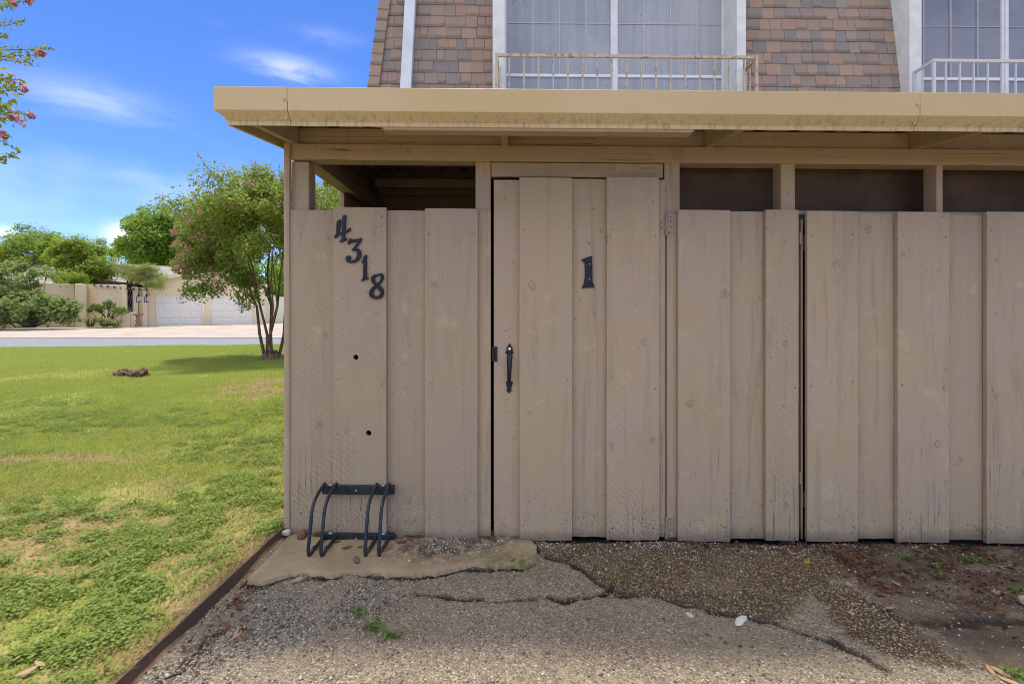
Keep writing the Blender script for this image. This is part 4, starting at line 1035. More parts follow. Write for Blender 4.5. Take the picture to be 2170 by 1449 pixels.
# the courses below and above what shows over the shed roof, joined
ex = MB(); rr = random.Random(9)
def course_joined(x0_, x1_, z):
    x = x0_
    while x < x1_-0.03:
        w = min(rr.choice((0.08, 0.105, 0.12, 0.135, 0.15)), x1_-x); y = ym(z)+0.004; y2 = ym(z+EXPO+0.02)+0.004; H = EXPO+0.02
        ex.hexa([(x+.0015, y-0.009, z), (x+w-.0015, y-0.009, z), (x+w-.0015, y, z), (x+.0015, y, z), (x+.0015, y2-0.002, z+H), (x+w-.0015, y2-0.002, z+H), (x+w-.0015, y2+0.002, z+H), (x+.0015, y2+0.002, z+H)]); x += w
for q in range(-3, 0):
    z = 3.40+q*EXPO
    if z < ZL-0.1: course_joined(xh(z)+0.03, 8.4, z)
    else: course_joined(xh(z)+0.03, W1[0], z); course_joined(W1[1], W2[0], z)
for q in range(11, 20):
    z = 3.40+q*EXPO; course_joined(xh(z)+0.03, W1[0], z) if z < ZT-0.05 else course_joined(xh(z)+0.03, 8.4, z)
    if z < ZT-0.05: course_joined(W1[1], W2[0], z)
tag(ex.build('shingle_courses', M['shingle'], deck, shear=True), kind='stuff')
# hip caps
hm = MB(); cw = 0.115
hm.v = [(0, 0.006, 0), (cw, -0.012, -0.004), (cw, -0.006, EXPO+0.03), (0.008, 0.012, EXPO+0.03), (-0.002, -0.010, 0.0), (cw, -0.020, -0.004), (cw, -0.011, EXPO+0.03), (0.006, -0.002, EXPO+0.03), (-0.02, 0.12, 0), (-0.01, 0.12, EXPO+0.03)]
hm.f = [(4, 5, 6, 7), (0, 1, 5, 4), (1, 2, 6, 5), (8, 4, 7, 9)]
hme = bpy.data.meshes.new('hip_cap'); hme.from_pydata(hm.v, [], hm.f); hme.materials.append(M['shingle'])
zc_ = 3.36
while zc_ < 4.75:
    o = bpy.data.objects.new('hip_shingle', hme); C.objects.link(o); o.parent = deck
    o.location = Vector((xh(zc_)-0.02, ym(zc_)-0.010, zc_ + SHEAR*1.45)) - base; o.rotation_euler = (-th, 0.085+random.uniform(-.02, .02), 0); zc_ += EXPO*0.98
# downspout
m_ = MB(); p = []
for z_ in (2.7, 5.6):
    c_ = wx(864.5, 4.86)+0.02*(z_-3.9); y_ = ym(z_)-0.085
    p += [(c_-0.054, y_, z_), (c_+0.054, y_, z_), (c_+0.054, y_+0.07, z_), (c_-0.054, y_+0.07, z_)]
m_.hexa(p).build('downspout', M['downspout'], apt, 0.008, 2, shear=True)
# dormer windows
YW, YG = 2.10, 2.43
def dormer(xl, xr, screen, verts):
    MB().hexa([(xl, YW, ZL), (xl+0.025, YW, ZL), (xl+0.025, ym(ZL)+0.2, ZL), (xl, ym(ZL)+0.2, ZL), (xl, YW, ZT), (xl+0.025, YW, ZT), (xl+0.025, ym(ZT)+0.2, ZT), (xl, ym(ZT)+0.2, ZT)]).build('dormer_cheek', M['white_trim'], apt, shear=True)
    MB().hexa([(xr-0.025, YW, ZL), (xr, YW, ZL), (xr, ym(ZL)+0.2, ZL), (xr-0.025, ym(ZL)+0.2, ZL), (xr-0.025, YW, ZT), (xr, YW, ZT), (xr, ym(ZT)+0.2, ZT), (xr-0.025, ym(ZT)+0.2, ZT)]).build('dormer_cheek', M['white_trim'], apt, shear=True)
    for a_, b_ in ((xl-0.004, xl+0.115), (xr-0.085, xr+0.004)):
        MB().box(a_, b_, YW-0.02, YW-0.001, ZL+0.01, ZT).build('trim_board', M['white_trim'], apt, 0.002, shear=True)
    for a_, b_ in ((xl+0.0255, xl+0.11), (xr-0.08, xr-0.0255)): MB().box(a_, b_, YW, YG+0.04, ZL+0.02, ZT-0.01).build('jamb', M['white_trim'], apt, 0.002, shear=True)
    MB().box(xl, xr, YW, YG+0.2, ZL-0.04, ZL+0.0).build('sill', M['white_trim'], apt, shear=True)
    MB().box(xl, xr, YW-0.02, 2.75, ZT+0.001, ZT+0.12).build('head', M['white_trim'], apt, shear=True)
    a_, b_ = xl+0.111, xr-0.081; mid = (a_+b_)/2
    wf = MB()
    wf.box(a_, a_+0.014, YG-0.03, YG+0.03, ZL+0.05, ZT-0.05).box(b_-0.014, b_, YG-0.03, YG+0.03, ZL+0.05, ZT-0.05).box(a_, b_, YG-0.03, YG+0.03, ZL+0.001, ZL+0.05).box(a_, b_, YG-0.03, YG+0.03, ZT-0.05, ZT-0.001)
    w_ = wf.build('window', M['white_frame'], apt, shear=True)
    MB().box(mid-0.036, mid+0.036, YG-0.035, YG+0.02, ZL+0.051, ZT-0.051).box(mid-0.012, mid+0.012, YG-0.048, YG-0.0355, ZL+0.051, ZT-0.051).build('mullion', M['white_frame'], w_, 0.002, shear=True)
    zr = 3.72
    for q0, q1 in ((a_+0.0145, mid-0.0365), (mid+0.0365, b_-0.0145)):
        MB().box(q0, q1, YG-0.012, YG-0.009, ZL+0.051, ZT-0.051).build('pane', M['screen' if screen else 'glass'], w_, shear=True)
        MB().box(q0, q1, YG-0.028, YG-0.013, zr-0.016, zr+0.014).build('rail', M['white_frame'], w_, 0.002, shear=True)
        for f in verts:
            x = q0+(q1-q0)*f
            if screen: MB().box(x-0.007, x+0.007, YG-0.0165, YG-0.0125, zr+0.015, ZT-0.06).build('muntin', M['grid_pale'], w_, shear=True)
            else: MB().box(x-0.010, x+0.010, YG-0.024, YG-0.0125, zr+0.015, ZT-0.06).build('muntin', M['grid'], w_, 0.002, shear=True)
        zm = 4.27
        MB().box(q0, q1, YG-0.018, YG-0.017, zm-0.006, zm+0.006).build('muntin', M['grid_pale' if screen else 'grid'], w_, shear=True)
    # the room behind
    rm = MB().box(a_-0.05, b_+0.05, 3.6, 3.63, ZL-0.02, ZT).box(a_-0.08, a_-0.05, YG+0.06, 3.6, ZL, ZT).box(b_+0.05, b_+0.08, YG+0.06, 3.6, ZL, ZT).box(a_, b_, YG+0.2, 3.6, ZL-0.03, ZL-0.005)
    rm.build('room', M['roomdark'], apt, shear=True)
    if not screen:
        for q0, q1, s_ in ((a_+0.02, mid-0.16, 1), (mid-0.1, b_-0.02, 2)):
            V = []; n = 90
            for i in range(n+1):
                u = i/n; x = q0+(q1-q0)*u; y = YG+0.07+0.028*math.sin(u*58+s_)+0.015*math.sin(u*131)
                V += [(x, y, ZL+0.02), (x, y, ZT-0.03)]
            mesh_obj('curtain', V, [(2*i, 2*i+2, 2*i+3, 2*i+1) for i in range(n)], M['curtain'], apt, shear=True, smooth=True)
M['grid_pale'] = simple('pale_grid_bar', (0.46, 0.48, 0.51), 0.5, var=0.06)
dormer(*W1, True, (0.255, 0.51, 0.765)); dormer(*W2, False, (0.26, 0.52, 0.78))
# balcony railings in front of the dormer windows
YR = 1.85; DR = DW+YR
def railing(xl, xr, mat, lab, step, ztop):
    zb_ = 3.12; r_ = 0.013
    m_ = MB().box(xl, xr, YR-r_, YR+r_, ztop-0.028, ztop).box(xl, xr, YR-0.01, YR+0.01, zb_, zb_+0.02)
    for x in (xl, xr-0.026):
        m_.box(x, x+0.026, YR-r_+0.001, YR+r_-0.001, zb_-0.05, ztop-0.0285)
        m_.box(x+0.001, x+0.025, YR+r_+0.0005, YW-0.021, ztop-0.026, ztop-0.002).box(x+0.001, x+0.025, YR+r_+0.0005, YW-0.021, zb_, zb_+0.02)
        m_.box(x+0.001, x+0.025, YW-0.046, YW-0.0215, zb_+0.021, ztop-0.0265)
    o = m_.build('balcony_railing', mat, apt, 0.002, shear=True); o['label'] = lab
    x = xl+0.026+step*0.75
    while x < xr-0.05:
        MB().box(x-0.0065, x+0.0065, YR-0.0065, YR+0.0065, zb_+0.0205, ztop-0.0285).build('baluster', mat, o, shear=True); x += step
    for x in (xl+0.013, xr-0.013): MB().box(x-0.006, x+0.006, (YR+YW)/2-0.006, (YR+YW)/2+0.006, zb_+0.0205, ztop-0.0265).build('baluster', mat, o, shear=True)
railing(wx(1050, DR), wx(1606, DR), M['rail_rust'], 'rusting tan balcony railing', 0.1365, wz(1092, 115, DR))
railing(wx(1976, DR), wx(1976, DR)+2.44, M['rail_grey'], 'pale grey balcony railing', 0.130, wz(1980, 126, DR))

# ================================================================== PLANTS AND THE PLACE ACROSS THE LAWN
def unit(v): return v/(np.linalg.norm(v, axis=1, keepdims=True)+1e-9)
def leaf_quads(P, L, asp=0.45, up=0.6, out=None, droop=0.0, rng=RNG, fold=0.12):
    """one folded rhombus per leaf: P centres (n,3), L lengths (n)"""
    n = len(P); nr = rng.normal(size=(n, 3)); nr[:, 2] = np.abs(nr[:, 2])*up*2 + up*0.4
    if out is not None: nr = nr + out*0.9
    nr = unit(nr); d = rng.normal(size=(n, 3)); d[:, 2] -= droop; d = unit(d - nr*np.sum(d*nr, 1, keepdims=True)); w = np.cross(nr, d)
    L = np.asarray(L)[:, None]; W = L*asp
    a = P-d*L/2; b = P+w*W/2+nr*L*fold-d*L*0.06; c = P+d*L/2; e = P-w*W/2+nr*L*fold-d*L*0.06
    V = np.stack([a, b, c, e], 1).reshape(-1, 3); F = np.arange(4*n).reshape(-1, 4)
    return V, F
def clump_points(center, radii, nclump, per, csize, rng, bottom=-1.0, rough=0.35):
    c = []
    while len(c) < nclump:
        v = rng.normal(size=3); v /= np.linalg.norm(v)
        if v[2] < bottom: continue
        rr = rng.uniform(0.25, 1.0)**0.45 * (1 + rough*(rng.random()-0.55))
        c.append(v*rr)
    c = np.array(c)*np.array(radii)+np.array(center)
    cs = csize*rng.uniform(0.6, 1.35, size=nclump)
    k = np.repeat(np.arange(nclump), per); off = rng.normal(size=(len(k), 3))*np.array([1, 1, 0.7])
    off *= (rng.random((len(k), 1))**0.35)/(np.linalg.norm(off, axis=1, keepdims=True)+1e-6)*1.0
    return c, c[k]+off*cs[k][:, None], off
def limb(mb, a, b, r0, r1, rng, n=6, wob=0.12, sides=7):
    a, b = np.array(a, float), np.array(b, float); L = np.linalg.norm(b-a); pts = []; rs = []
    for i in range(n+1):
        f = i/n; p = a+(b-a)*f + rng.normal(size=3)*wob*L*0.25*math.sin(math.pi*f); p[2] += 0.10*L*math.sin(math.pi*f)*0.5; pts.append(tuple(p)); rs.append(r0+(r1-r0)*f)
    mb.tube(pts, rs, sides); return pts
def tree(name, loc, label, center, radii, nclump, per, csize, leafL, mat, barkm='bark_dark', trunk_r=0.14, seed=1, group=None, asp=0.5, up=0.6, bottom=-0.9, nlimb=14, extra=(), cat='tree', droop=0.0):
    rng = np.random.default_rng(seed); t = thing(name, loc, label, cat, group)
    cl, P, off = clump_points(center, radii, nclump, per, csize, rng, bottom)
    for (ec, er, en) in extra:
        c2, P2, o2 = clump_points(ec, er, en, per, csize, rng, bottom); cl = np.vstack([cl, c2]); P = np.vstack([P, P2]); off = np.vstack([off, o2])
    out = unit(P-np.array(center)); V, F_ = leaf_quads(P, leafL*rng.uniform(0.6, 1.3, len(P)), asp, up, out*0.5+off*0.5, droop, rng)
    raw_mesh('crown', V, F_, mat, t)
    m_ = MB(); c0 = np.array(center); base = np.array(loc)
    fork = base + (c0-base)*0.5; fork[2] = max(base[2]+0.6, c0[2]-radii[2]*0.75)
    limb(m_, base-np.array([0, 0, 0.1]), fork, trunk_r, trunk_r*0.7, rng, 6, 0.05, 9)
    for i in rng.choice(len(cl), min(nlimb, len(cl)), replace=False): limb(m_, fork-np.array([0, 0, 0.05]), cl[i], trunk_r*0.42, trunk_r*0.07, rng)
    m_.build('trunk', M[barkm], t, smooth=True)
    return t
def at(px, py, D): return np.array([(px-VPX)*D/FPX, D+CAMY, CAMZ-(py-HOR)*D/FPX])
def flowers(P, rng, per=26, r=0.06):
    k = np.repeat(np.arange(len(P)), per); o = rng.normal(size=(len(k), 3)); o[:, 2] *= 1.3; o *= (rng.random((len(k), 1))**0.4)*r/np.linalg.norm(o, axis=1, keepdims=True)*np.repeat(rng.uniform(0.6, 1.3, len(P)), per)[:, None]
    return leaf_quads(P[k]+o, np.full(len(k), 0.032)*rng.uniform(0.7, 1.4, len(k)), 0.9, 0.3, o/r, 0, rng)

# --- crape myrtle on the lawn: many stems, rounded crown, pink panicles
def crape(loc, label, center, radii, ncl, per, csize, seed, stems, lobes=(), fl=60, flspots=(), leafL=0.08):
    rng = np.random.default_rng(seed); t = thing('crape_myrtle', loc, label, 'tree', 'crape myrtles on the lawn')
    cl, P, off = clump_points(center, radii, ncl, per, csize, rng, -0.75, 0.5)
    for (ec, er, en) in lobes:
        c2, P2, o2 = clump_points(ec, er, en, per, csize*0.8, rng, -1); cl = np.vstack([cl, c2]); P = np.vstack([P, P2]); off = np.vstack([off, o2])
    # wispy shoots that break the outline
    top = cl[rng.choice(len(cl), 60)]
    d = unit((top-np.array(center))*np.array([1, 1, 1.3])+rng.normal(size=top.shape)*0.3); sh = []; m2 = MB()
    for a_, dd in zip(top, d):
        Ls = rng.uniform(0.35, 0.85); k = int(26*Ls/0.6)
        f = np.linspace(0, 1, k)[:, None]; sh.append(a_+dd*Ls*f+rng.normal(size=(k, 3))*0.045*(1.2-f)); m2.tube([tuple(a_), tuple(a_+dd*Ls)], [0.008, 0.003], 4)
    P = np.vstack([P]+sh); off = np.vstack([off, np.repeat(d, [len(x) for x in sh], axis=0)])
    V, F_ = leaf_quads(P, leafL*rng.uniform(0.6, 1.3, len(P)), 0.5, 0.5, off*0.6, 0.2, rng)
    cr = raw_mesh('crown', V, F_, M['crape_leaf'], t)
    oc = cl[rng.choice(len(cl), min(fl, len(cl)), replace=False)]; oc = oc + unit(oc-np.array(center))*csize*0.9
    if len(flspots): oc = np.vstack([oc, np.array(flspots)])
    V, F_ = flowers(oc, rng, 44, 0.12); raw_mesh('flower_panicles', V, F_, M['petal'], t)['kind'] = 'stuff'
    b = np.array(loc); far = cl[np.argsort(-rng.random(len(cl)))]
    for i in range(stems):
        th = 2*math.pi*i/stems+rng.uniform(-.3, .3); s0 = b+np.array([math.cos(th)*0.14, math.sin(th)*0.14, -0.08]); m_ = MB()
        tgt = np.array([center[0]+math.cos(th)*radii[0]*0.45, center[1]+math.sin(th)*radii[1]*0.45, center[2]-radii[2]*0.35])
        mid = s0+(tgt-s0)*0.45+np.array([-math.cos(th)*0.12, -math.sin(th)*0.12, 0.05]); r0 = rng.uniform(0.027, 0.044)
        pts = [tuple(s0), tuple(s0+(mid-s0)*0.5+rng.normal(size=3)*0.05), tuple(mid), tuple(mid+(tgt-mid)*0.5+rng.normal(size=3)*0.06), tuple(tgt)]
        m_.tube(pts, [r0*1.15, r0*0.95, r0*0.8, r0*0.65, r0*0.45], 8)
        near = cl[np.argsort(np.linalg.norm(cl-tgt, axis=1)+rng.random(len(cl))*0.9)[:7]]
        for c in near: limb(m_, tgt, c, r0*0.35, 0.005, rng, 5, 0.2, 5)
        c = near[0]; limb(m_, pts[2], near[-1], r0*0.4, 0.006, rng, 5, 0.2, 5)
        m_.build('stem', M['bark'], t, smooth=True)
    m_ = MB().lathe(tuple(b-np.array([0, 0, 0.08])), [(0.30, 0), (0.24, 0.12), (0.20, 0.22), (0.10, 0.30)], 14); m_.build('root_flare', M['bark'], t, smooth=True)
    m2.build('twigs', M['bark'], t)['kind'] = 'stuff'
    return t
zl = lambda X, Y: float(lawn_z(np.array(float(X)), np.array(float(Y))))
bx, by = wx(577, 12.0), 12.0+CAMY
crape((bx, by, zl(bx, by)), 'pink flowering crape myrtle with many bare stems beside the shed corner', (bx+0.05, by, 3.35), (2.0, 1.9, 1.2), 180, 235, 0.34, 11, 9,
      lobes=((at(450, 555, 11.8), (0.75, 0.8, 0.42), 22), (at(500, 590, 11.8), (0.6, 0.7, 0.22), 9), (at(428, 500, 12), (0.5, 0.7, 0.5), 18), (at(505, 470, 12), (1.1, 1.0, 0.7), 28), (at(660, 420, 12), (0.9, 1, 0.5), 14), (at(430, 605, 11.6), (0.35, 0.4, 0.14), 3), (at(535, 625, 11.7), (0.15, 0.2, 0.2), 2), (at(570, 395, 12), (0.6, 0.7, 0.25), 7)),
      fl=55, flspots=[at(px, py, 11.0+RNG.uniform(-.3, .3)) for px, py in ((395, 462), (400, 475), (378, 450), (425, 487), (437, 505), (458, 488), (475, 502), (470, 508), (375, 515), (410, 505), (385, 540), (395, 527), (452, 435), (490, 405), (370, 490), (500, 415), (448, 415), (445, 570), (425, 588), (395, 577), (505, 545), (375, 570), (393, 567), (460, 587), (592, 430), (570, 535), (550, 452))])
# --- second crape myrtle, its branch ends reach into view
DT = 4.6
c2x, c2y = -7.35, 1.9
rngb = np.random.default_rng(5)
ct2 = crape((c2x, c2y, zl(c2x, c2y)), 'crape myrtle whose pink flower tipped branch ends hang over the lawn against the sky', (c2x, c2y, 3.75), (1.95, 1.9, 1.5), 70, 120, 0.34, 23, 6, fl=30)
sp_l, sp_o, fl_p, tw = [], [], [], MB()
for px, py, L, flw, up_ in ((64, 2, 0.36, 1, 0.25), (26, 10, 0.26, 2, 0.1), (45, 48, 0.30, 0, 0.05), (104, 104, 0.48, 0, 0.10), (95, 116, 0.46, 1, 0.06), (70, 136, 0.34, 0, -0.15), (15, 75, 0.25, 0, 0.1), (44, 190, 0.26, 1, 0.0), (18, 165, 0.18, 0, 0.1), (55, 243, 0.34, 2, -0.1), (20, 250, 0.2, 1, 0.0), (20, 292, 0.22, 2, 0.05), (34, 328, 0.25, 0, 0.1), (14, 340, 0.2, 0, -0.1), (8, 225, 0.16, 0, 0)):
    tip = at(px, py, DT+rngb.uniform(-0.25, 0.25)); dr = np.array([1.0, rngb.uniform(-.3, .3), up_]); dr /= np.linalg.norm(dr)
    back = tip-dr*(L+0.5); tw.tube([tuple(back), tuple(back+dr*(L+0.5)*0.5-np.array([0, 0, 0.012])), tuple(tip)], [0.006, 0.0045, 0.0018], 5)
    k = int(L*165)
    for i in range(k):
        f = i/k; side = 1 if i % 2 else -1; p = tip-dr*(L+0.25)*(1-f)*0.95+np.array([0, rngb.normal()*0.012, side*0.020])*(1.1-f*0.6)+rngb.normal(size=3)*0.010; sp_l.append(p); sp_o.append(np.array([rngb.normal()*0.3, -0.9, rngb.normal()*0.5]))
    for q in range(min(flw, 1)): fl_p.append(tip-dr*0.05*q+rngb.normal(size=3)*0.02)
    for q in range(5): sp_l.append(tip+rngb.normal(size=3)*0.018); sp_o.append(np.array([0, -1.0, 0]))
sp_l, sp_o = np.array(sp_l), np.array(sp_o)[:len(sp_l)]
V, F_ = leaf_quads(sp_l, rngb.uniform(0.030, 0.062, len(sp_l)), 0.42, 0.15, sp_o, 0.3, rngb); raw_mesh('hanging_leaves', V, F_, M['crape_leaf'], ct2)['kind'] = 'stuff'
V, F_ = flowers(np.array(fl_p), rngb, 30, 0.03); raw_mesh('flower_panicle', V, F_*1, M['petal'], ct2)['kind'] = 'stuff'
tw.build('hanging_twigs', M['bark'], ct2)['kind'] = 'stuff'

# --- trees behind the courtyard wall
def bgtree(px, D, ptop, rx, rzv, label, mat, seed, n=80, per=110, cs=0.62, leaf=0.24, extra=(), **kw):
    X, Y = wx(px, D), D+CAMY; g0 = float(gfar(Y)); ztop = CAMZ-(ptop-HOR)*D/FPX; c = (X, Y, ztop-rzv)
    return tree('tree', (X, Y, g0), label, c, (rx, rx*0.9, rzv), n, per, cs, leaf, M[mat], seed=seed, group='trees beyond the courtyard wall', extra=extra, **kw)
bgtree(62, 38, 489, 3.4, 2.8, 'broad yellow green tree spreading behind the courtyard wall', 'tree_y', 31, 170, 130, 0.75, 0.24, up=1.0)
bgtree(-60, 39, 495, 2.6, 2.7, 'yellow green tree growing behind the broad leafed bush', 'tree_y', 33, 110, 120, 0.75, 0.26, up=1.0)
bgtree(170, 34.2, 500, 1.8, 1.9, 'yellow green tree drooping over the top of the courtyard wall', 'tree_y', 35, 120, 130, 0.5, 0.2, up=1.0, extra=((at(165, 590, 32.3), (0.9, 0.9, 0.5), 16), (at(215, 570, 33.8), (1.1, 0.9, 0.9), 20)))
bgtree(352, 60, 446, 4.2, 4.3, 'tall bright green tree rising behind the garage roof', 'tree_g', 37, 190, 120, 1.0, 0.42, extra=((at(255, 525, 60), (1.4, 1.2, 1.3), 12), (at(300, 470, 60), (1.6, 1.5, 1.5), 14), (at(420, 560, 58), (3.5, 2, 2.2), 30)))
bgtree(560, 70, 545, 6, 3.2, 'distant green tree seen between the crape myrtle stems', 'tree_g', 39, 60, 110, 1.3, 0.5)
bgtree(690, 66, 520, 7, 4.0, 'distant green tree standing past the far end of the garage', 'tree_g', 41, 60, 110, 1.3, 0.5)

for px, sd in ((800, 43), (905, 45), (1010, 47)): bgtree(px, 62, 525, 6.5, 4.2, {800: 'round green tree beyond the lawn behind the shed', 905: 'broad green tree beyond the lawn hidden by the shed', 1010: 'wide green tree behind the apartment block'}[px], 'tree_g', sd, 60, 80, 1.3, 0.55)
# --- the garage across the lane
ug, ng = np.array([0.84, 0.54]), np.array([0.54, -0.84]); ug /= np.linalg.norm(ug); ng /= np.linalg.norm(ng)
og = np.array([-23.33, 33.8+CAMY]); GZ0 = 0.32
def L3(t_, w, z): p = og+ug*t_-ng*w; return (float(p[0]), float(p[1]), GZ0+z)
def lbox(m_, t0, t1, w0, w1, z0, z1):
    return m_.hexa([L3(t0, w0, z0), L3(t1, w0, z0), L3(t1, w1, z0), L3(t0, w1, z0), L3(t0, w0, z1), L3(t1, w0, z1), L3(t1, w1, z1), L3(t0, w1, z1)])
gar = thing('garage', L3(1.7, 3, 0), 'cream stucco garage with two white panelled doors across the lane', 'garage')
outl = [(-1.85, -0.1), (-1.37, -0.1), (-1.37, 2.13), (1.37, 2.13), (1.37, -0.1), (1.80, -0.1), (1.80, 2.13), (4.53, 2.13), (4.53, -0.1), (5.3, -0.1), (5.3, 2.9), (1.7, 3.93), (-1.85, 2.9)]
n = len(outl); V = [L3(t_, 0, z) for t_, z in outl]+[L3(t_, 0.25, z) for t_, z in outl]
mesh_obj('wall', V, [tuple(range(n)), tuple(reversed(range(n, 2*n)))]+[(i, (i+1) % n, n+(i+1) % n, n+i) for i in range(n)], M['stucco'], gar)
for t0, t1 in ((-1.85, -1.6), (5.05, 5.3)): lbox(MB(), t0, t1, 0.2502, 7, -0.1, 2.85).build('wall', M['stucco'], gar)
for s_, t0, t1, z0, z1 in ((0, -2.1, 1.7, 2.86, 3.98), (1, 1.7, 5.55, 3.98, 2.86)):
    m_ = MB(); m_.hexa([L3(t0, -0.25, z0), L3(t1, -0.25, z1), L3(t1, 7.2, z1), L3(t0, 7.2, z0), L3(t0, -0.25, z0+0.12), L3(t1, -0.25, z1+0.12), L3(t1, 7.2, z1+0.12), L3(t0, 7.2, z0+0.12)])
    rf = m_.build('roof', M['roof_grey'], gar)
    m_ = MB(); m_.hexa([L3(t0, -0.28, z0-0.08), L3(t1, -0.28, z1-0.08), L3(t1, -0.2505, z1-0.08), L3(t0, -0.2505, z0-0.08), L3(t0, -0.28, z0+0.14), L3(t1, -0.28, z1+0.14), L3(t1, -0.2505, z1+0.14), L3(t0, -0.2505, z0+0.14)])
    m_.build('rake_board', M['stucco'], rf)
for t0 in (-1.365, 1.805):
    gd = lbox(MB(), t0, t0+2.72, 0.13, 0.17, -0.02, 2.125).build('garage_door', M['garage_door'], gar)
    for r in range(4):
        for c in range(4):
            a_ = t0+0.12+c*0.63; z = 0.10+r*0.51
            m_ = MB(); i0 = 0.05
            V = [L3(a_, 0.1295, z), L3(a_+0.55, 0.1295, z), L3(a_+0.55, 0.1295, z+0.38), L3(a_, 0.1295, z+0.38), L3(a_+i0, 0.116, z+i0), L3(a_+0.55-i0, 0.116, z+i0), L3(a_+0.55-i0, 0.116, z+0.38-i0), L3(a_+i0, 0.116, z+0.38-i0)]
            mesh_obj('panel', V, [(4, 5, 6, 7), (0, 1, 5, 4), (1, 2, 6, 5), (2, 3, 7, 6), (3, 0, 4, 7)], M['garage_door'], gd)
    for r in range(1, 4): lbox(MB(), t0, t0+2.72, 0.122, 0.1298, 0.025+r*0.51, 0.035+r*0.51).build('section_joint', M['joint'], gd)
sl = thing('security_light', L3(1.55, -0.06, 2.5), 'small white twin head security light above the garage doors', 'light fixture')
lbox(MB(), 1.50, 1.62, -0.03, 0.0, 2.42, 2.54).build('base_plate', M['white_frame'], sl)
for s_ in (-1, 1):
    a_, b_ = L3(1.56+s_*0.05, -0.06, 2.50), L3(1.56+s_*0.17, -0.16, 2.47); MB().tube([a_, tuple((np.array(a_)+np.array(b_))/2), b_], [0.035, 0.06, 0.075], 10).build('lamp_head', M['white_frame'], sl, smooth=True)
MB().lathe(L3(1.56, -0.06, 2.38), [(0.02, 0), (0.04, 0.03), (0.03, 0.06)], 8).build('sensor', M['black'], sl)
# house roof beyond
mh = thing('house', L3(-6, 9, 0), 'low house with grey roof standing behind the garage', 'house')
lbox(MB(), -14, -1.9, 6.2, 14, -0.1, 2.7).build('wall', M['stucco'], mh)
for w0, w1, z0, z1 in ((5.6, 10, 2.72, 4.75), (10, 14.4, 4.75, 2.72)):
    m_ = MB(); m_.hexa([L3(-14.5, w0, z0), L3(0.5, w0, z0), L3(0.5, w1, z1), L3(-14.5, w1, z1), L3(-14.5, w0, z0+0.12), L3(0.5, w0, z0+0.12), L3(0.5, w1, z1+0.12), L3(-14.5, w1, z1+0.12)]); m_.build('roof', M['roof_grey'], mh)
# courtyard wall, pillars, gate
def wseg(m_, p0, D0, p1, D1, t_, pyt0, pyt1):
    a_, b_ = np.array([wx(p0, D0), D0+CAMY]), np.array([wx(p1, D1), D1+CAMY]); d = (b_-a_)/np.linalg.norm(b_-a_); nn = np.array([-d[1], d[0]])*t_
    z0, z1 = CAMZ-(pyt0-HOR)*D0/FPX, CAMZ-(pyt1-HOR)*D1/FPX; zb = 0.1
    return m_.hexa([(*a_, zb), (*b_, zb), (*(b_+nn), zb), (*(a_+nn), zb), (*a_, z0), (*b_, z1), (*(b_+nn), z1), (*(a_+nn), z0)])
cw_ = thing('courtyard_wall', (wx(150, 31.5), 31.5+CAMY, 0.3), 'cream stucco courtyard wall with pillars behind the bushes', 'wall')
wseg(MB(), -160, 27.5, 158, 31.6, 0.3, 585, 602).build('wall_panel', M['stucco'], cw_, 0.02)
wseg(MB(), 158.5, 31.2, 182, 31.5, 0.5, 601, 602).build('pilaster', M['stucco'], cw_, 0.03)
wseg(MB(), 183, 32.0, 259, 31.8, 0.3, 602, 604).build('wall_panel', M['stucco'], cw_, 0.02)
wseg(MB(), 259, 31.5, 269, 31.7, 0.5, 603, 604).build('pillar', M['stucco'], cw_, 0.02)
wseg(MB(), 283, 32.2, 293, 32.4, 0.5, 607, 608).build('pillar', M['stucco'], cw_, 0.02)
wseg(MB(), 303, 32.4, 313, 32.7, 0.5, 609, 610).build('pillar', M['stucco'], cw_, 0.02)
wseg(MB(), 258, 30.9, 276, 31.2, 0.3, 661, 661).build('planter_wall', M['stucco'], cw_, 0.02)
wseg(MB(), 276.5, 31.4, 288, 31.6, 0.3, 661, 661).build('planter_wall', M['stucco'], cw_, 0.02)
gt = thing('iron_gate', (wx(286, 32.5), 32.5+CAMY, 0.3), 'black wrought iron entry gate and grille between cream pillars', 'gate')
def ironwork(p0, p1, D, pyb, seed):
    a_, b_ = at(p0, 612, D), at(p1, pyb, D); fr = MB().box(a_[0], b_[0], D+CAMY+0.05, D+CAMY+0.08, b_[2], a_[2]).build('backing', M['black'], gt)
    rr = random.Random(seed)
    for i in range(3):
        x = a_[0]+(b_[0]-a_[0])*(i+0.5)/3; pts = [(x+0.05*math.sin(k*1.4+i), D+CAMY, b_[2]+(a_[2]-b_[2])*k/10) for k in range(11)]; MB().tube(pts, 0.014, 5).build('scroll_bar', M['grid'], fr)
ironwork(269.5, 282.5, 32.3, 661, 1); ironwork(293.5, 302.5, 32.5, 690, 2)
pg = thing('pergola', (wx(270, 33), 33+CAMY, 2.8), 'dark timber eave over the courtyard entry below the vine', 'pergola')
for i in range(9):
    a_ = at(196+i*14, 601+i*1.2, 33.4); b_ = at(196+i*14+4, 604+i*1.6, 31.6); MB().tube([tuple(a_), tuple(b_)], 0.07, 4).build('rafter', M['bark_dark'], pg)
wseg(MB(), 190, 32.6, 318, 33.0, 0.2, 592, 606)
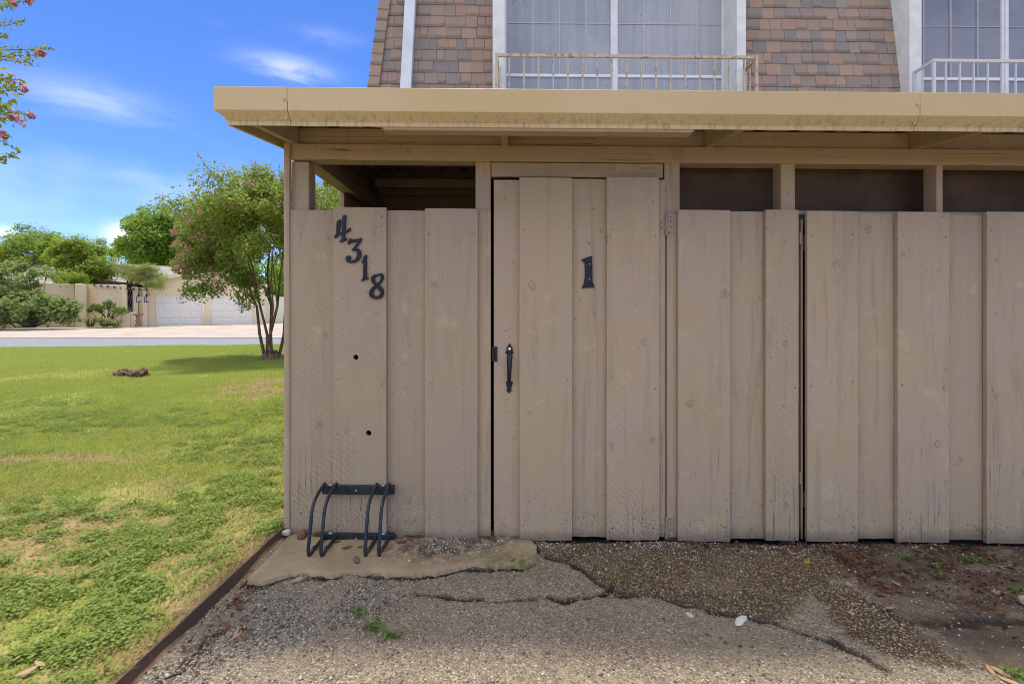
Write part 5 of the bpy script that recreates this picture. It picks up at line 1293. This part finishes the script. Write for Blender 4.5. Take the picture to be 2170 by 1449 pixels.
a_, b_ = at(186, 598, 33.0), at(322, 611, 33.3); MB().hexa([(a_[0], a_[1], a_[2]-0.12), (b_[0], b_[1], b_[2]-0.12), (b_[0], b_[1]+0.15, b_[2]-0.12), (a_[0], a_[1]+0.15, a_[2]-0.12), (a_[0], a_[1], a_[2]+0.25), (b_[0], b_[1], b_[2]+0.2), (b_[0], b_[1]+0.15, b_[2]+0.2), (a_[0], a_[1]+0.15, a_[2]+0.25)]).build('beam', M['bark_dark'], pg)
for px, D, lab in ((294, 31.6, 'black wall lantern beside the iron gate on the narrow pillar'), (310.5, 32.0, 'black wall lantern on the pillar next to the garage')):
    c_ = at(px, 640, D); l_ = thing('wall_lantern', tuple(c_), lab, 'lantern')
    x, y, z = c_
    MB().box(x-0.09, x+0.09, y-0.09, y+0.09, z-0.02, z+0.02).build('base', M['black'], l_)
    MB().box(x-0.075, x+0.075, y-0.075, y+0.075, z+0.021, z+0.36).build('glass', M['lamp_glass'], l_)
    MB().lathe((x, y, z+0.361), [(0.13, 0), (0.05, 0.12), (0.02, 0.22)], 4).build('cap', M['black'], l_)
    for sx_ in (-1, 1): MB().box(x+sx_*0.085-0.012, x+sx_*0.085+0.012, y-0.10, y-0.076, z+0.021, z+0.36).build('post', M['black'], l_)
    MB().tube([(x, y, z+0.57), (x, y+0.1, z+0.62), (x, y+0.3, z+0.45)], 0.02, 6).build('arm', M['black'], l_)
p_ = at(292, 692, 30.6); bb = thing('bird_bath', (p_[0], p_[1], p_[2]), 'brown stone bird bath standing by the iron gate', 'bird bath')
MB().lathe(tuple(p_), [(0.20, 0), (0.18, 0.08), (0.10, 0.2), (0.13, 0.35), (0.08, 0.5), (0.12, 0.66)], 14).build('pedestal', M['birdbath'], bb, smooth=True)
MB().lathe((p_[0], p_[1], p_[2]+0.662), [(0.12, 0), (0.28, 0.08), (0.32, 0.14), (0.27, 0.13), (0.1, 0.08)], 16).build('basin', M['birdbath'], bb, smooth=True)
fwall = thing('boundary_wall', (wx(590, 41), 41+CAMY, 0.35), 'pale wall standing past the far end of the garage', 'wall')
wseg(MB(), 556, 40, 640, 42, 0.2, 629, 630).build('wall_panel', M['garage_door'], fwall, 0.02)
wseg(MB(), 548, 39.8, 555, 39.9, 0.3, 622, 622).build('end_pier', M['stucco'], fwall, 0.02)

# --- shrubs by the courtyard wall
def shrub(name, loc, label, blobs, per, cs, leaf, mat, seed, asp=0.45, cat='shrub', up=0.6, droop=0.0, group=None):
    rng = np.random.default_rng(seed); t = thing(name, tuple(loc), label, cat, group); Ps = []; Os = []; m_ = MB()
    for c, r, n_ in blobs:
        cl, P, off = clump_points(c, r, n_, per, cs, rng, -1); Ps.append(P); Os.append(off)
        for q in cl[:6]: limb(m_, np.array(loc)+rng.normal(size=3)*np.array([.15, .15, 0]), q, 0.035, 0.008, rng, 5, 0.15, 5)
    P = np.vstack(Ps); V, F_ = leaf_quads(P, leaf*rng.uniform(0.6, 1.3, len(P)), asp, up, np.vstack(Os)*0.5, droop, rng)
    raw_mesh('foliage', V, F_, M[mat], t); m_.build('stems', M['bark_dark'], t)['kind'] = 'stuff'; return t
fg = at(60, 693, 28.2)
shrub('leafy_bush', fg, 'large broad leafed bush in front of the courtyard wall', [(at(25, 600, 28.5), (1.6, 1.2, 1.0), 34), (at(60, 650, 28), (2.3, 1.3, 0.95), 60), (at(10, 660, 27.8), (1.6, 1.2, 0.8), 40), (at(120, 665, 28.3), (1.0, 0.9, 0.6), 24), (at(150, 650, 28.3), (0.35, 0.5, 0.25), 6), (at(95, 580, 28.6), (0.7, 0.5, 0.15), 6), (at(30, 565, 28.6), (0.5, 0.5, 0.35), 8), (at(-60, 630, 28), (2, 1.3, 1.4), 40)], 42, 0.34, 0.26, 'fig', 51, 0.42)
shrub('dark_shrub', at(225, 690, 30.6), 'low dark green shrub against the courtyard wall', [(at(215, 655, 30.6), (0.9, 0.5, 0.26), 16), (at(255, 659, 30.5), (0.5, 0.4, 0.16), 8), (at(230, 645, 30.6), (0.3, 0.3, 0.2), 4)], 50, 0.2, 0.14, 'shrub', 53)
vn = shrub('climbing_vine', at(275, 606, 33.2), 'feathery pale green vine heaped over the courtyard entry eave', [(at(300, 580, 32.6), (1.5, 0.8, 0.55), 46), (at(270, 575, 33), (0.9, 0.7, 0.4), 20), (at(330, 600, 32.2), (0.7, 0.5, 0.35), 16)], 110, 0.34, 0.24, 'vine', 55, 0.12, 'vine', 0.4, 0.8)
for k, (px, D) in enumerate(((192, 29.8), (222, 30.0), (245, 30.0))):
    rng = np.random.default_rng(60+k); b0 = at(px, 693, D); t = thing('grass_tuft', tuple(b0), ('arching ornamental grass clump beside the courtyard wall pilaster', 'tall arching ornamental grass clump in front of the dark shrub', 'short ornamental grass clump next to the planter wall')[k], 'grass', 'ornamental grasses by the courtyard wall')
    V = []; n_ = 260 if k < 2 else 160
    for i in range(n_):
        th = rng.uniform(0, 6.28); ln = rng.uniform(0.5, 0.95)*(0.8 if k == 2 else 1); lean = rng.uniform(0.2, 1.0); d = np.array([math.cos(th), math.sin(th), 0]); s_ = np.array([-d[1], d[0], 0])*0.018
        r0 = b0+d*rng.uniform(0, 0.14); mid = r0+d*ln*0.35*lean+np.array([0, 0, ln*0.62]); tip = r0+d*ln*0.85*lean+np.array([0, 0, ln*(0.85-0.55*lean)])
        V += [r0-s_, r0+s_, mid+s_, mid-s_, tip-s_*0.2, tip+s_*0.2]
    F_ = []
    for i in range(n_): F_ += [(6*i, 6*i+1, 6*i+2, 6*i+3), (6*i+3, 6*i+2, 6*i+5, 6*i+4)]
    raw_mesh('blades', V, F_, M['tuft'], t)['kind'] = 'stuff'

# ------------------------------------------------------------------ lawn cover
def wedge(n, D0, D1, rng, power=1.0, pad=0.25):
    D = (rng.random(n)*(D1**power-D0**power)+D0**power)**(1/power); u = rng.uniform(-1.42, -0.12, n); X = u*D - pad*rng.random(n); Y = D+CAMY
    k = X < EDGE_X-0.012; return X[k], Y[k], D[k]
rng = np.random.default_rng(77)
X, Y, D = wedge(560000, 1.25, 7.5, rng, 1.05)
bm_ = bare_mask(X, Y); pn = fbm(X*1.15+9, Y*1.15+4, 4, 201); fine_ = fbm(X*9, Y*9, 2, 203)
want = np.clip((pn-0.37-0.035*np.clip(D-2.5, 0, 9))/0.16, 0.14, 1)*(1-0.93*bm_)*np.clip((fine_-0.36)/0.25, 0.08, 1)*0.8
k = rng.random(len(X)) < want; X, Y, D = X[k], Y[k], D[k]
h = rng.uniform(0.004, 0.032, len(X))*np.clip(fine_[k]*1.7, 0.5, 1.4)
P = np.stack([X, Y, lawn_z(X, Y)+h], 1); V, F_ = leaf_quads(P, rng.uniform(0.009, 0.020, len(X))*(1+0.06*D), 0.62, 1.9, None, 0, rng, 0.10)
gc = raw_mesh('ground_cover', V, F_, M['cover']); tag(gc, 'low green broad leafed ground cover spreading through the lawn', 'ground cover', kind='stuff')
def blades(name, X, Y, D, ln, wd, mat, label, cat, lean=0.7):
    n = len(X); z = lawn_z(X, Y)-0.003; th = rng.uniform(0, 6.28, n); d = np.stack([np.cos(th), np.sin(th), np.zeros(n)], 1); b = np.stack([X, Y, z], 1)
    s_ = np.stack([-d[:, 1], d[:, 0], np.zeros(n)], 1)*wd[:, None]/2; le = rng.uniform(0.45, 0.995, n)*lean
    t_ = b+d*(ln*le)[:, None]; t_[:, 2] += ln*np.sqrt(np.clip(1-le**2, 0.05, 1))
    V = np.stack([b-s_, b+s_, t_], 1).reshape(-1, 3); return tag(raw_mesh(name, V, np.arange(3*n).reshape(-1, 3), M[mat]), label, cat, kind='stuff')
X, Y, D = wedge(940000, 1.25, 17.0, rng, 1.35)
keep = (Y < np.array([14.4 + 0.17*(x+8) for x in X])-0.05)
bm_ = bare_mask(X, Y); pn = fbm(X*0.8+2, Y*0.8+14, 4, 211); pc = fbm(X*1.15+9, Y*1.15+4, 4, 201)
want = np.clip((pn-0.22)/0.2, 0.15, 1)*(1-0.92*bm_)*np.clip((D-1.0)/2.2, 0.3, 1)*np.where((pc > 0.52) & (D < 5), 0.45, 1.0)
tree_dirt = np.exp(-((X-bx)/0.75)**2-((Y-by+0.1)/0.6)**2); want *= 1-0.75*tree_dirt
k = keep & (rng.random(len(X)) < want); X, Y, D = X[k], Y[k], D[k]
blades('grass', X, Y, D, rng.uniform(0.02, 0.055, len(X))*(0.9+0.03*D), 0.0030+0.0011*D, 'grass', 'short yellow green turf grass of the lawn', 'grass', 0.97)
X, Y, D = wedge(150000, 1.25, 12.0, rng, 1.2); bm_ = bare_mask(X, Y); sn = fbm(X*2.2, Y*2.2, 3, 231)
k = rng.random(len(X)) < np.clip(0.08+0.8*bm_+np.clip((sn-0.58)*4, 0, 0.5), 0, 1); X, Y, D = X[k], Y[k], D[k]
blades('dry_grass', X, Y, D, rng.uniform(0.02, 0.06, len(X)), 0.0022+0.0007*D, 'straw', 'dry tan grass thatch on the worn patches of the lawn', 'grass', 0.98)

# ------------------------------------------------------------------ loose things on the ground
def lump(name, loc, size, mat, label, cat, seed, sub=3, amp=0.25, flat=0.0, group=None):
    rg = np.random.default_rng(seed); bm = bmesh.new(); bmesh.ops.create_icosphere(bm, subdivisions=sub, radius=1)
    for v in bm.verts:
        c = np.array(v.co); nz_ = fbm(np.array(c[0]*1.7+seed), np.array(c[1]*1.7+c[2]*2.3), 3, seed)-0.5; c = c*(1+amp*2*float(nz_))
        v.co = (c[0]*size[0], c[1]*size[1], max(c[2], -0.6)*size[2])
    me = bpy.data.meshes.new(name); bm.to_mesh(me); bm.free()
    for p in me.polygons: p.use_smooth = True
    o = link(name, me, mat, None); o.location = loc; o.rotation_euler = (0, 0, rg.uniform(0, 6)); return tag(o, label, cat, group) if label else o
def gz(x, y): return max(drive_z(x, y), slab_top(x, y) if (x < 0.08 and y > -0.43) else -1)
def gpix(px, py): x, y = gpt(px, py); return x, y, gz(x, y)
x, y, z = gpix(607, 1146); lump('stone', (x, y, z+0.015), (0.024, 0.018, 0.020), M['stone'], 'rounded white stone at the foot of the shed corner', 'stone', 3)
x, y, z = gpix(640, 1150); lump('stone', (x, y, z+0.012), (0.03, 0.022, 0.026), simple('red_brown_stone', (0.20, 0.10, 0.06), 0.85, var=0.3, scale=40), 'red brown stone beside the bicycle rack', 'stone', 5)
x, y, z = gpix(630, 1240); lump('stone', (x, y, z+0.008), (0.03, 0.013, 0.012), M['tanstone'], 'tan pebble wedged under the broken slab edge', 'stone', 7)
x, y, z = gpix(755, 1200); lump('stone', (x, y, z+0.006), (0.030, 0.014, 0.011), simple('mossy_chip', (0.16, 0.13, 0.085), 0.9, var=0.4, scale=60), 'flat mossy stone chip on the slab below the bicycle rack', 'stone', 9)
x, y, z = gpix(1570, 1301); lump('stone', (x, y, z+0.006), (0.044, 0.017, 0.008), simple('white_limestone', (0.66, 0.64, 0.59), 0.7, var=0.08), 'flat white limestone chip on the asphalt', 'stone', 11)
x, y, z = gpix(1462, 1293); lump('stone', (x, y, z+0.005), (0.020, 0.012, 0.008), simple('peach_shell', (0.60, 0.42, 0.30), 0.6), 'peach coloured pebble on the asphalt below the gravel patch', 'stone', 13)
x, y, z = gpix(2168, 1262); lump('stone', (x, y, z+0.02), (0.020, 0.018, 0.022), M['tanstone'], 'tan stone standing on the dirt', 'stone', 15)
x, y, z = gpix(1798, 1228); lump('stone', (x, y, z+0.005), (0.016, 0.010, 0.008), M['tanstone'], 'small tan pebble at the border of gravel and leaf litter', 'stone', 17)
sp = thing('wood_scrap', gpix(690, 1150), 'split piece of weathered wood under the bicycle rack', 'wood')
x, y, z = gpix(686, 1146); MB().hexa([(x-0.06, y-0.012, z), (x+0.05, y+0.01, z+0.002), (x+0.05, y+0.034, z+0.002), (x-0.06, y+0.014, z), (x-0.055, y-0.010, z+0.02), (x+0.048, y+0.012, z+0.026), (x+0.05, y+0.03, z+0.022), (x-0.06, y+0.012, z+0.018)]).build('splinter', M['stump'], sp, 0.003)
# stump left in the lawn
D_ = 8.85; sxp, syp = wx(280, D_), D_+CAMY; sz = zl(sxp, syp)
st = thing('tree_stump', (sxp, syp, sz), 'rotten dark brown tree stump remains in the lawn', 'stump')
for k, (dx, dy, s3, sd) in enumerate(((-0.16, 0.0, (0.13, 0.12, 0.085), 21), (0.15, -0.08, (0.15, 0.13, 0.10), 22), (0.02, 0.07, (0.10, 0.08, 0.06), 23), (0.20, 0.02, (0.07, 0.07, 0.11), 24))):
    o = lump('stump_piece', (dx, dy, 0.035), s3, M['stump'], None, None, sd, 4, 0.55); o.parent = st
# fallen leaves
def leaf_outline(kind):
    if kind == 'lobed': r_ = [1.0, 0.42, 0.86, 0.36, 0.7, 0.34, 0.30, 0.34, 0.7, 0.36, 0.86, 0.42]; return [(math.sin(i/12*2*math.pi)*q, math.cos(i/12*2*math.pi)*q) for i, q in enumerate(r_)]
    return [(0, 1), (0.26, 0.55), (0.36, 0.05), (0.26, -0.5), (0, -0.95), (-0.26, -0.5), (-0.36, 0.05), (-0.26, 0.55)]
def dead_leaf(x, y, z, s_, kind, mat, label, group, curl=0.3, name='dead_leaf'):
    o2 = leaf_outline(kind); rz_ = random.uniform(0, 6.28); V = [(0, 0, 0)]; c_, s2 = math.cos(rz_), math.sin(rz_)
    for ring in (0.5, 1.0):
        for a_, b_ in o2:
            a1, b1 = a_*ring, b_*ring; V.append((a1, b1, curl*(a1*a1*0.9+0.35*b1*b1*random.uniform(0.2, 1.6)) + random.uniform(0, 0.05)))
    n_ = len(o2); F_ = [(0, 1+i, 1+(i+1) % n_) for i in range(n_)]+[(1+i, 1+n_+i, 1+n_+(i+1) % n_, 1+(i+1) % n_) for i in range(n_)]
    V = [((a_*c_-b_*s2)*s_, (a_*s2+b_*c_)*s_, q*s_) for a_, b_, q in V]; me = bpy.data.meshes.new(name); me.from_pydata(V, [], F_); me.materials.append(mat)
    for p in me.polygons: p.use_smooth = True
    o = bpy.data.objects.new(name, me); C.objects.link(o); o.location = (x, y, z+0.004); o.rotation_euler = (random.uniform(-.25, .25), random.uniform(-.25, .25), 0); return tag(o, label, 'leaf', group)
x, y, z = gpix(492, 1358); dead_leaf(x, y, z, 0.055, 'lobed', M['dead_tan'], 'large pale tan lobed leaf lying on the asphalt by the steel edging', None, 0.35)
for px, py in ((520, 1340), (475, 1338), (515, 1362), (505, 1300), (528, 1265), (500, 1275)): x, y, z = gpix(px, py); dead_leaf(x, y, z, random.uniform(0.022, 0.036), 'lobed', M['dead_red'], 'orange brown leaf scrap in the dirt along the steel edging', 'leaf scraps along the edging', 0.6)
for px, py in ((762, 1170), (790, 1165), (850, 1160), (920, 1158), (955, 1163), (715, 1158), (735, 1172), (868, 1155)): x, y, z = gpix(px, py); dead_leaf(x, y, z, random.uniform(0.02, 0.034), 'plain', M['dead_red'], 'red brown dead leaf on the concrete slab by the wall', 'dead leaves on the slab', 0.5)
for px, py in ((1775, 1177), (1800, 1175), (1835, 1172), (1770, 1205), (1790, 1212), (1850, 1170), (1880, 1232), (1900, 1225), (1885, 1242), (1905, 1240), (1870, 1250), (1680, 1170), (1665, 1165), (1650, 1160), (2070, 1238), (1885, 1278), (1950, 1185), (1990, 1210), (2120, 1190), (2150, 1215), (2110, 1240), (1810, 1195), (1830, 1210), (1850, 1225), (1925, 1215)):
    x, y, z = gpix(px, py); dead_leaf(x, y, z, random.uniform(0.022, 0.042), random.choice(('lobed', 'plain')), M['dead_red' if random.random() < .8 else 'dead_tan'], 'brown dead leaf lying in the dirt below the plain shed door', 'dead leaves below the plain door', 0.45)
for px, py in ((2098, 1400), (2120, 1405), (2140, 1425)): x, y, z = gpix(px, py); dead_leaf(x, y, z, random.uniform(0.026, 0.036), 'plain', M['dead_tan'], 'tan dead leaf beside the green weed in the dirt', 'dead leaves by the weed', 0.3)
x, y, z = gpix(1711, 1187); dead_leaf(x, y, z, 0.03, 'lobed', M['dead_yellow'], 'small yellow leaf lying on the brown gravel', None, 0.3)
for px, py, s_ in ((375, 1300, 0.042), (355, 1284, 0.03), (400, 1212, 0.032), (60, 1430, 0.05), (85, 1415, 0.035), (30, 1405, 0.035), (20, 1390, 0.04), (300, 1105, 0.03), (260, 1060, 0.03), (120, 1340, 0.03)):
    x, y = gpt(px, py, 1.24-0.06); dead_leaf(x, y, zl(x, y)+0.012, s_*0.62, 'plain', M['dead_tan'], 'dry tan leaf lying on the green ground cover of the lawn', 'dry leaves on the lawn', 0.35)
# small weeds in the paving
def weed(px, py, n_, size, label, seed, grp=None):
    rg = np.random.default_rng(seed); x, y, z = gpix(px, py); t = thing('weed', (x, y, z), label, 'weed', grp); P = []
    m_ = MB()
    for s_ in range(max(3, n_//14)):
        tip = np.array([x, y, z])+np.array([rg.normal()*size*0.55, rg.normal()*size*0.4, abs(rg.normal())*size*0.35+0.01]); m_.tube([(x, y, z-0.004), tuple((np.array([x, y, z])+tip)/2+np.array([0, 0, 0.008])), tuple(tip)], [0.0016, 0.0013, 0.0008], 4)
        for q in range(14): P.append(np.array([x, y, z])+(tip-np.array([x, y, z]))*rg.uniform(0.3, 1.1)+rg.normal(size=3)*np.array([.010, .010, .005]))
    V, F_ = leaf_quads(np.array(P), rg.uniform(0.014, 0.030, len(P)), 0.36, 0.8, None, 0, rg); raw_mesh('leaf_cluster', V, F_, M['weed'], t)['kind'] = 'stuff'; m_.build('stalks', M['weed'], t)['kind'] = 'stuff'
weed(790, 1340, 90, 0.07, 'small green weed growing through the asphalt', 1); weed(830, 1354, 60, 0.05, 'low yellow green weed beside the larger weed in the asphalt', 2); weed(755, 1305, 14, 0.03, 'tiny weed sprout in the loose gravel', 3)
weed(2145, 1410, 40, 0.05, 'green weed beside tan dead leaves in the dirt', 4)
for i, (px, py) in enumerate(((1985, 1192), (1925, 1175), (2050, 1180), (2065, 1178), (1990, 1215), (2160, 1235), (1930, 1205))): weed(px, py, 14, 0.025, 'tiny green seedling in the dirt below the plain shed door', 10+i, 'seedlings in the dirt')
weed(588, 1148, 20, 0.03, 'small weed between the steel edging and the white stone', 5)
# leaf litter, gravel and grit (too many to count)
rng = np.random.default_rng(303)
def sample_mask(mask, n, rng):
    p = (mask*((PX < 2.9) & (PY > -1.8) & (PY < -0.015))).ravel(); p = p/p.sum(); k = rng.choice(len(p), n, p=p); return PX.ravel()[k]+rng.uniform(-.006, .006, n), PY.ravel()[k]+rng.uniform(-.006, .006, n), PZ.ravel()[k]
area = np.gradient(pax)[:, None]*np.gradient(pay)[None, :]
lit = dirt*np.clip((fbm(PX*4.5, PY*6, 4, 411)-0.40)/0.15, 0, 1)*np.exp(-((PY+0.22)/0.32)**2) + 0.5*np.exp(-((PY+0.05)/0.05)**2)*(PX > 0.9) + 0.35*np.exp(-((PX-EDGE_X-0.12)/0.06)**2)*((PY < -0.45) & (PY > -1.1))
x, y, z = sample_mask(lit*area, 1900, rng); V, F_ = leaf_quads(np.stack([x, y, z+rng.uniform(0.003, 0.012, len(x))], 1), rng.uniform(0.010, 0.034, len(x)), 0.42, 1.2, None, 0, rng, 0.15)
tag(raw_mesh('leaf_litter', V, F_, M['litter']), 'dark brown leaf litter scattered over the dirt by the shed wall', 'leaf litter', kind='stuff')
def gravel(name, x, y, z, s, cols, label):
    t = NT(name+'_stone'); r_ = t.node('ShaderNodeNewGeometry').outputs['Random Per Island']; t.done(t.ramp(r_, [(i/(len(cols)-1), c) for i, c in enumerate(cols)]), 0.75, spec=0.3)
    oct_ = np.array([(1,0,0),(0,1,0),(-1,0,0),(0,-1,0),(0,0,0.8),(0,0,-0.8)], float); fo = np.array([(0,1,4),(1,2,4),(2,3,4),(3,0,4),(1,0,5),(2,1,5),(3,2,5),(0,3,5)])
    n_ = len(x); j = 1+rng.uniform(-.35, .35, (n_, 6, 3)); th = rng.uniform(0, 6.28, n_); c_, s_ = np.cos(th)[:, None], np.sin(th)[:, None]
    q = oct_[None]*j*s[:, None, None]; qx = q[..., 0]*c_-q[..., 1]*s_; qy = q[..., 0]*s_+q[..., 1]*c_
    V = np.stack([qx+x[:, None], qy+y[:, None], q[..., 2]+(z+s*0.25)[:, None]], -1).reshape(-1, 3); F_ = (fo[None]+6*np.arange(n_)[:, None, None]).reshape(-1, 3)
    tag(raw_mesh(name, V, F_, t.m), label, 'gravel', kind='stuff')
x, y, z = sample_mask((loose+0.10*(1-dirt)*(1-peb)+0.02)*area, 24000, rng); gravel('loose_gravel', x, y, z, rng.gamma(3.2, 0.0008, len(x))+0.001, [(0.08,0.065,0.05),(0.22,0.19,0.15),(0.31,0.265,0.20),(0.39,0.32,0.23),(0.54,0.47,0.37)], 'loose grey gravel and grit on the worn asphalt')
x, y, z = sample_mask((peb*(1-0.7*dirt))*area, 9000, rng); gravel('pea_gravel', x, y, z, rng.gamma(4, 0.0006, len(x))+0.001, [(0.10,0.065,0.035),(0.19,0.12,0.055),(0.27,0.18,0.085),(0.35,0.26,0.14),(0.55,0.48,0.36)], 'brown pea gravel bedded in the worn patch by the door')
wm = (np.exp(-((PY+0.05)/0.06)**2)*(PX > 0.05)*np.clip((fbm(PX*5, PY*5, 3, 421)-0.42)/0.15, 0, 1) + 0.02*dirt)
x, y, z = sample_mask(wm*area, 900, rng); gravel('white_chips', x, y, z, rng.gamma(4, 0.0006, len(x))+0.001, [(0.55,0.53,0.5),(0.75,0.74,0.72)], 'tiny white paint and stone chips at the foot of the shed')
xs_, ys_ = rng.normal(-0.33, 0.2, 500), -np.abs(rng.normal(0.0, 0.12, 500))-0.03; k = (xs_ < 0.05) & (xs_ > -0.8) & (ys_ > -0.38); xs_, ys_ = xs_[k], ys_[k]
zs_ = np.array([slab_top(a_, b_) for a_, b_ in zip(xs_, ys_)]); gravel('slab_chips', xs_, ys_, zs_, rng.gamma(3, 0.0006, len(xs_))+0.0008, [(0.6,0.58,0.55),(0.78,0.77,0.75),(0.2,0.12,0.08)], 'white paint flecks and grit scattered on the concrete slab')
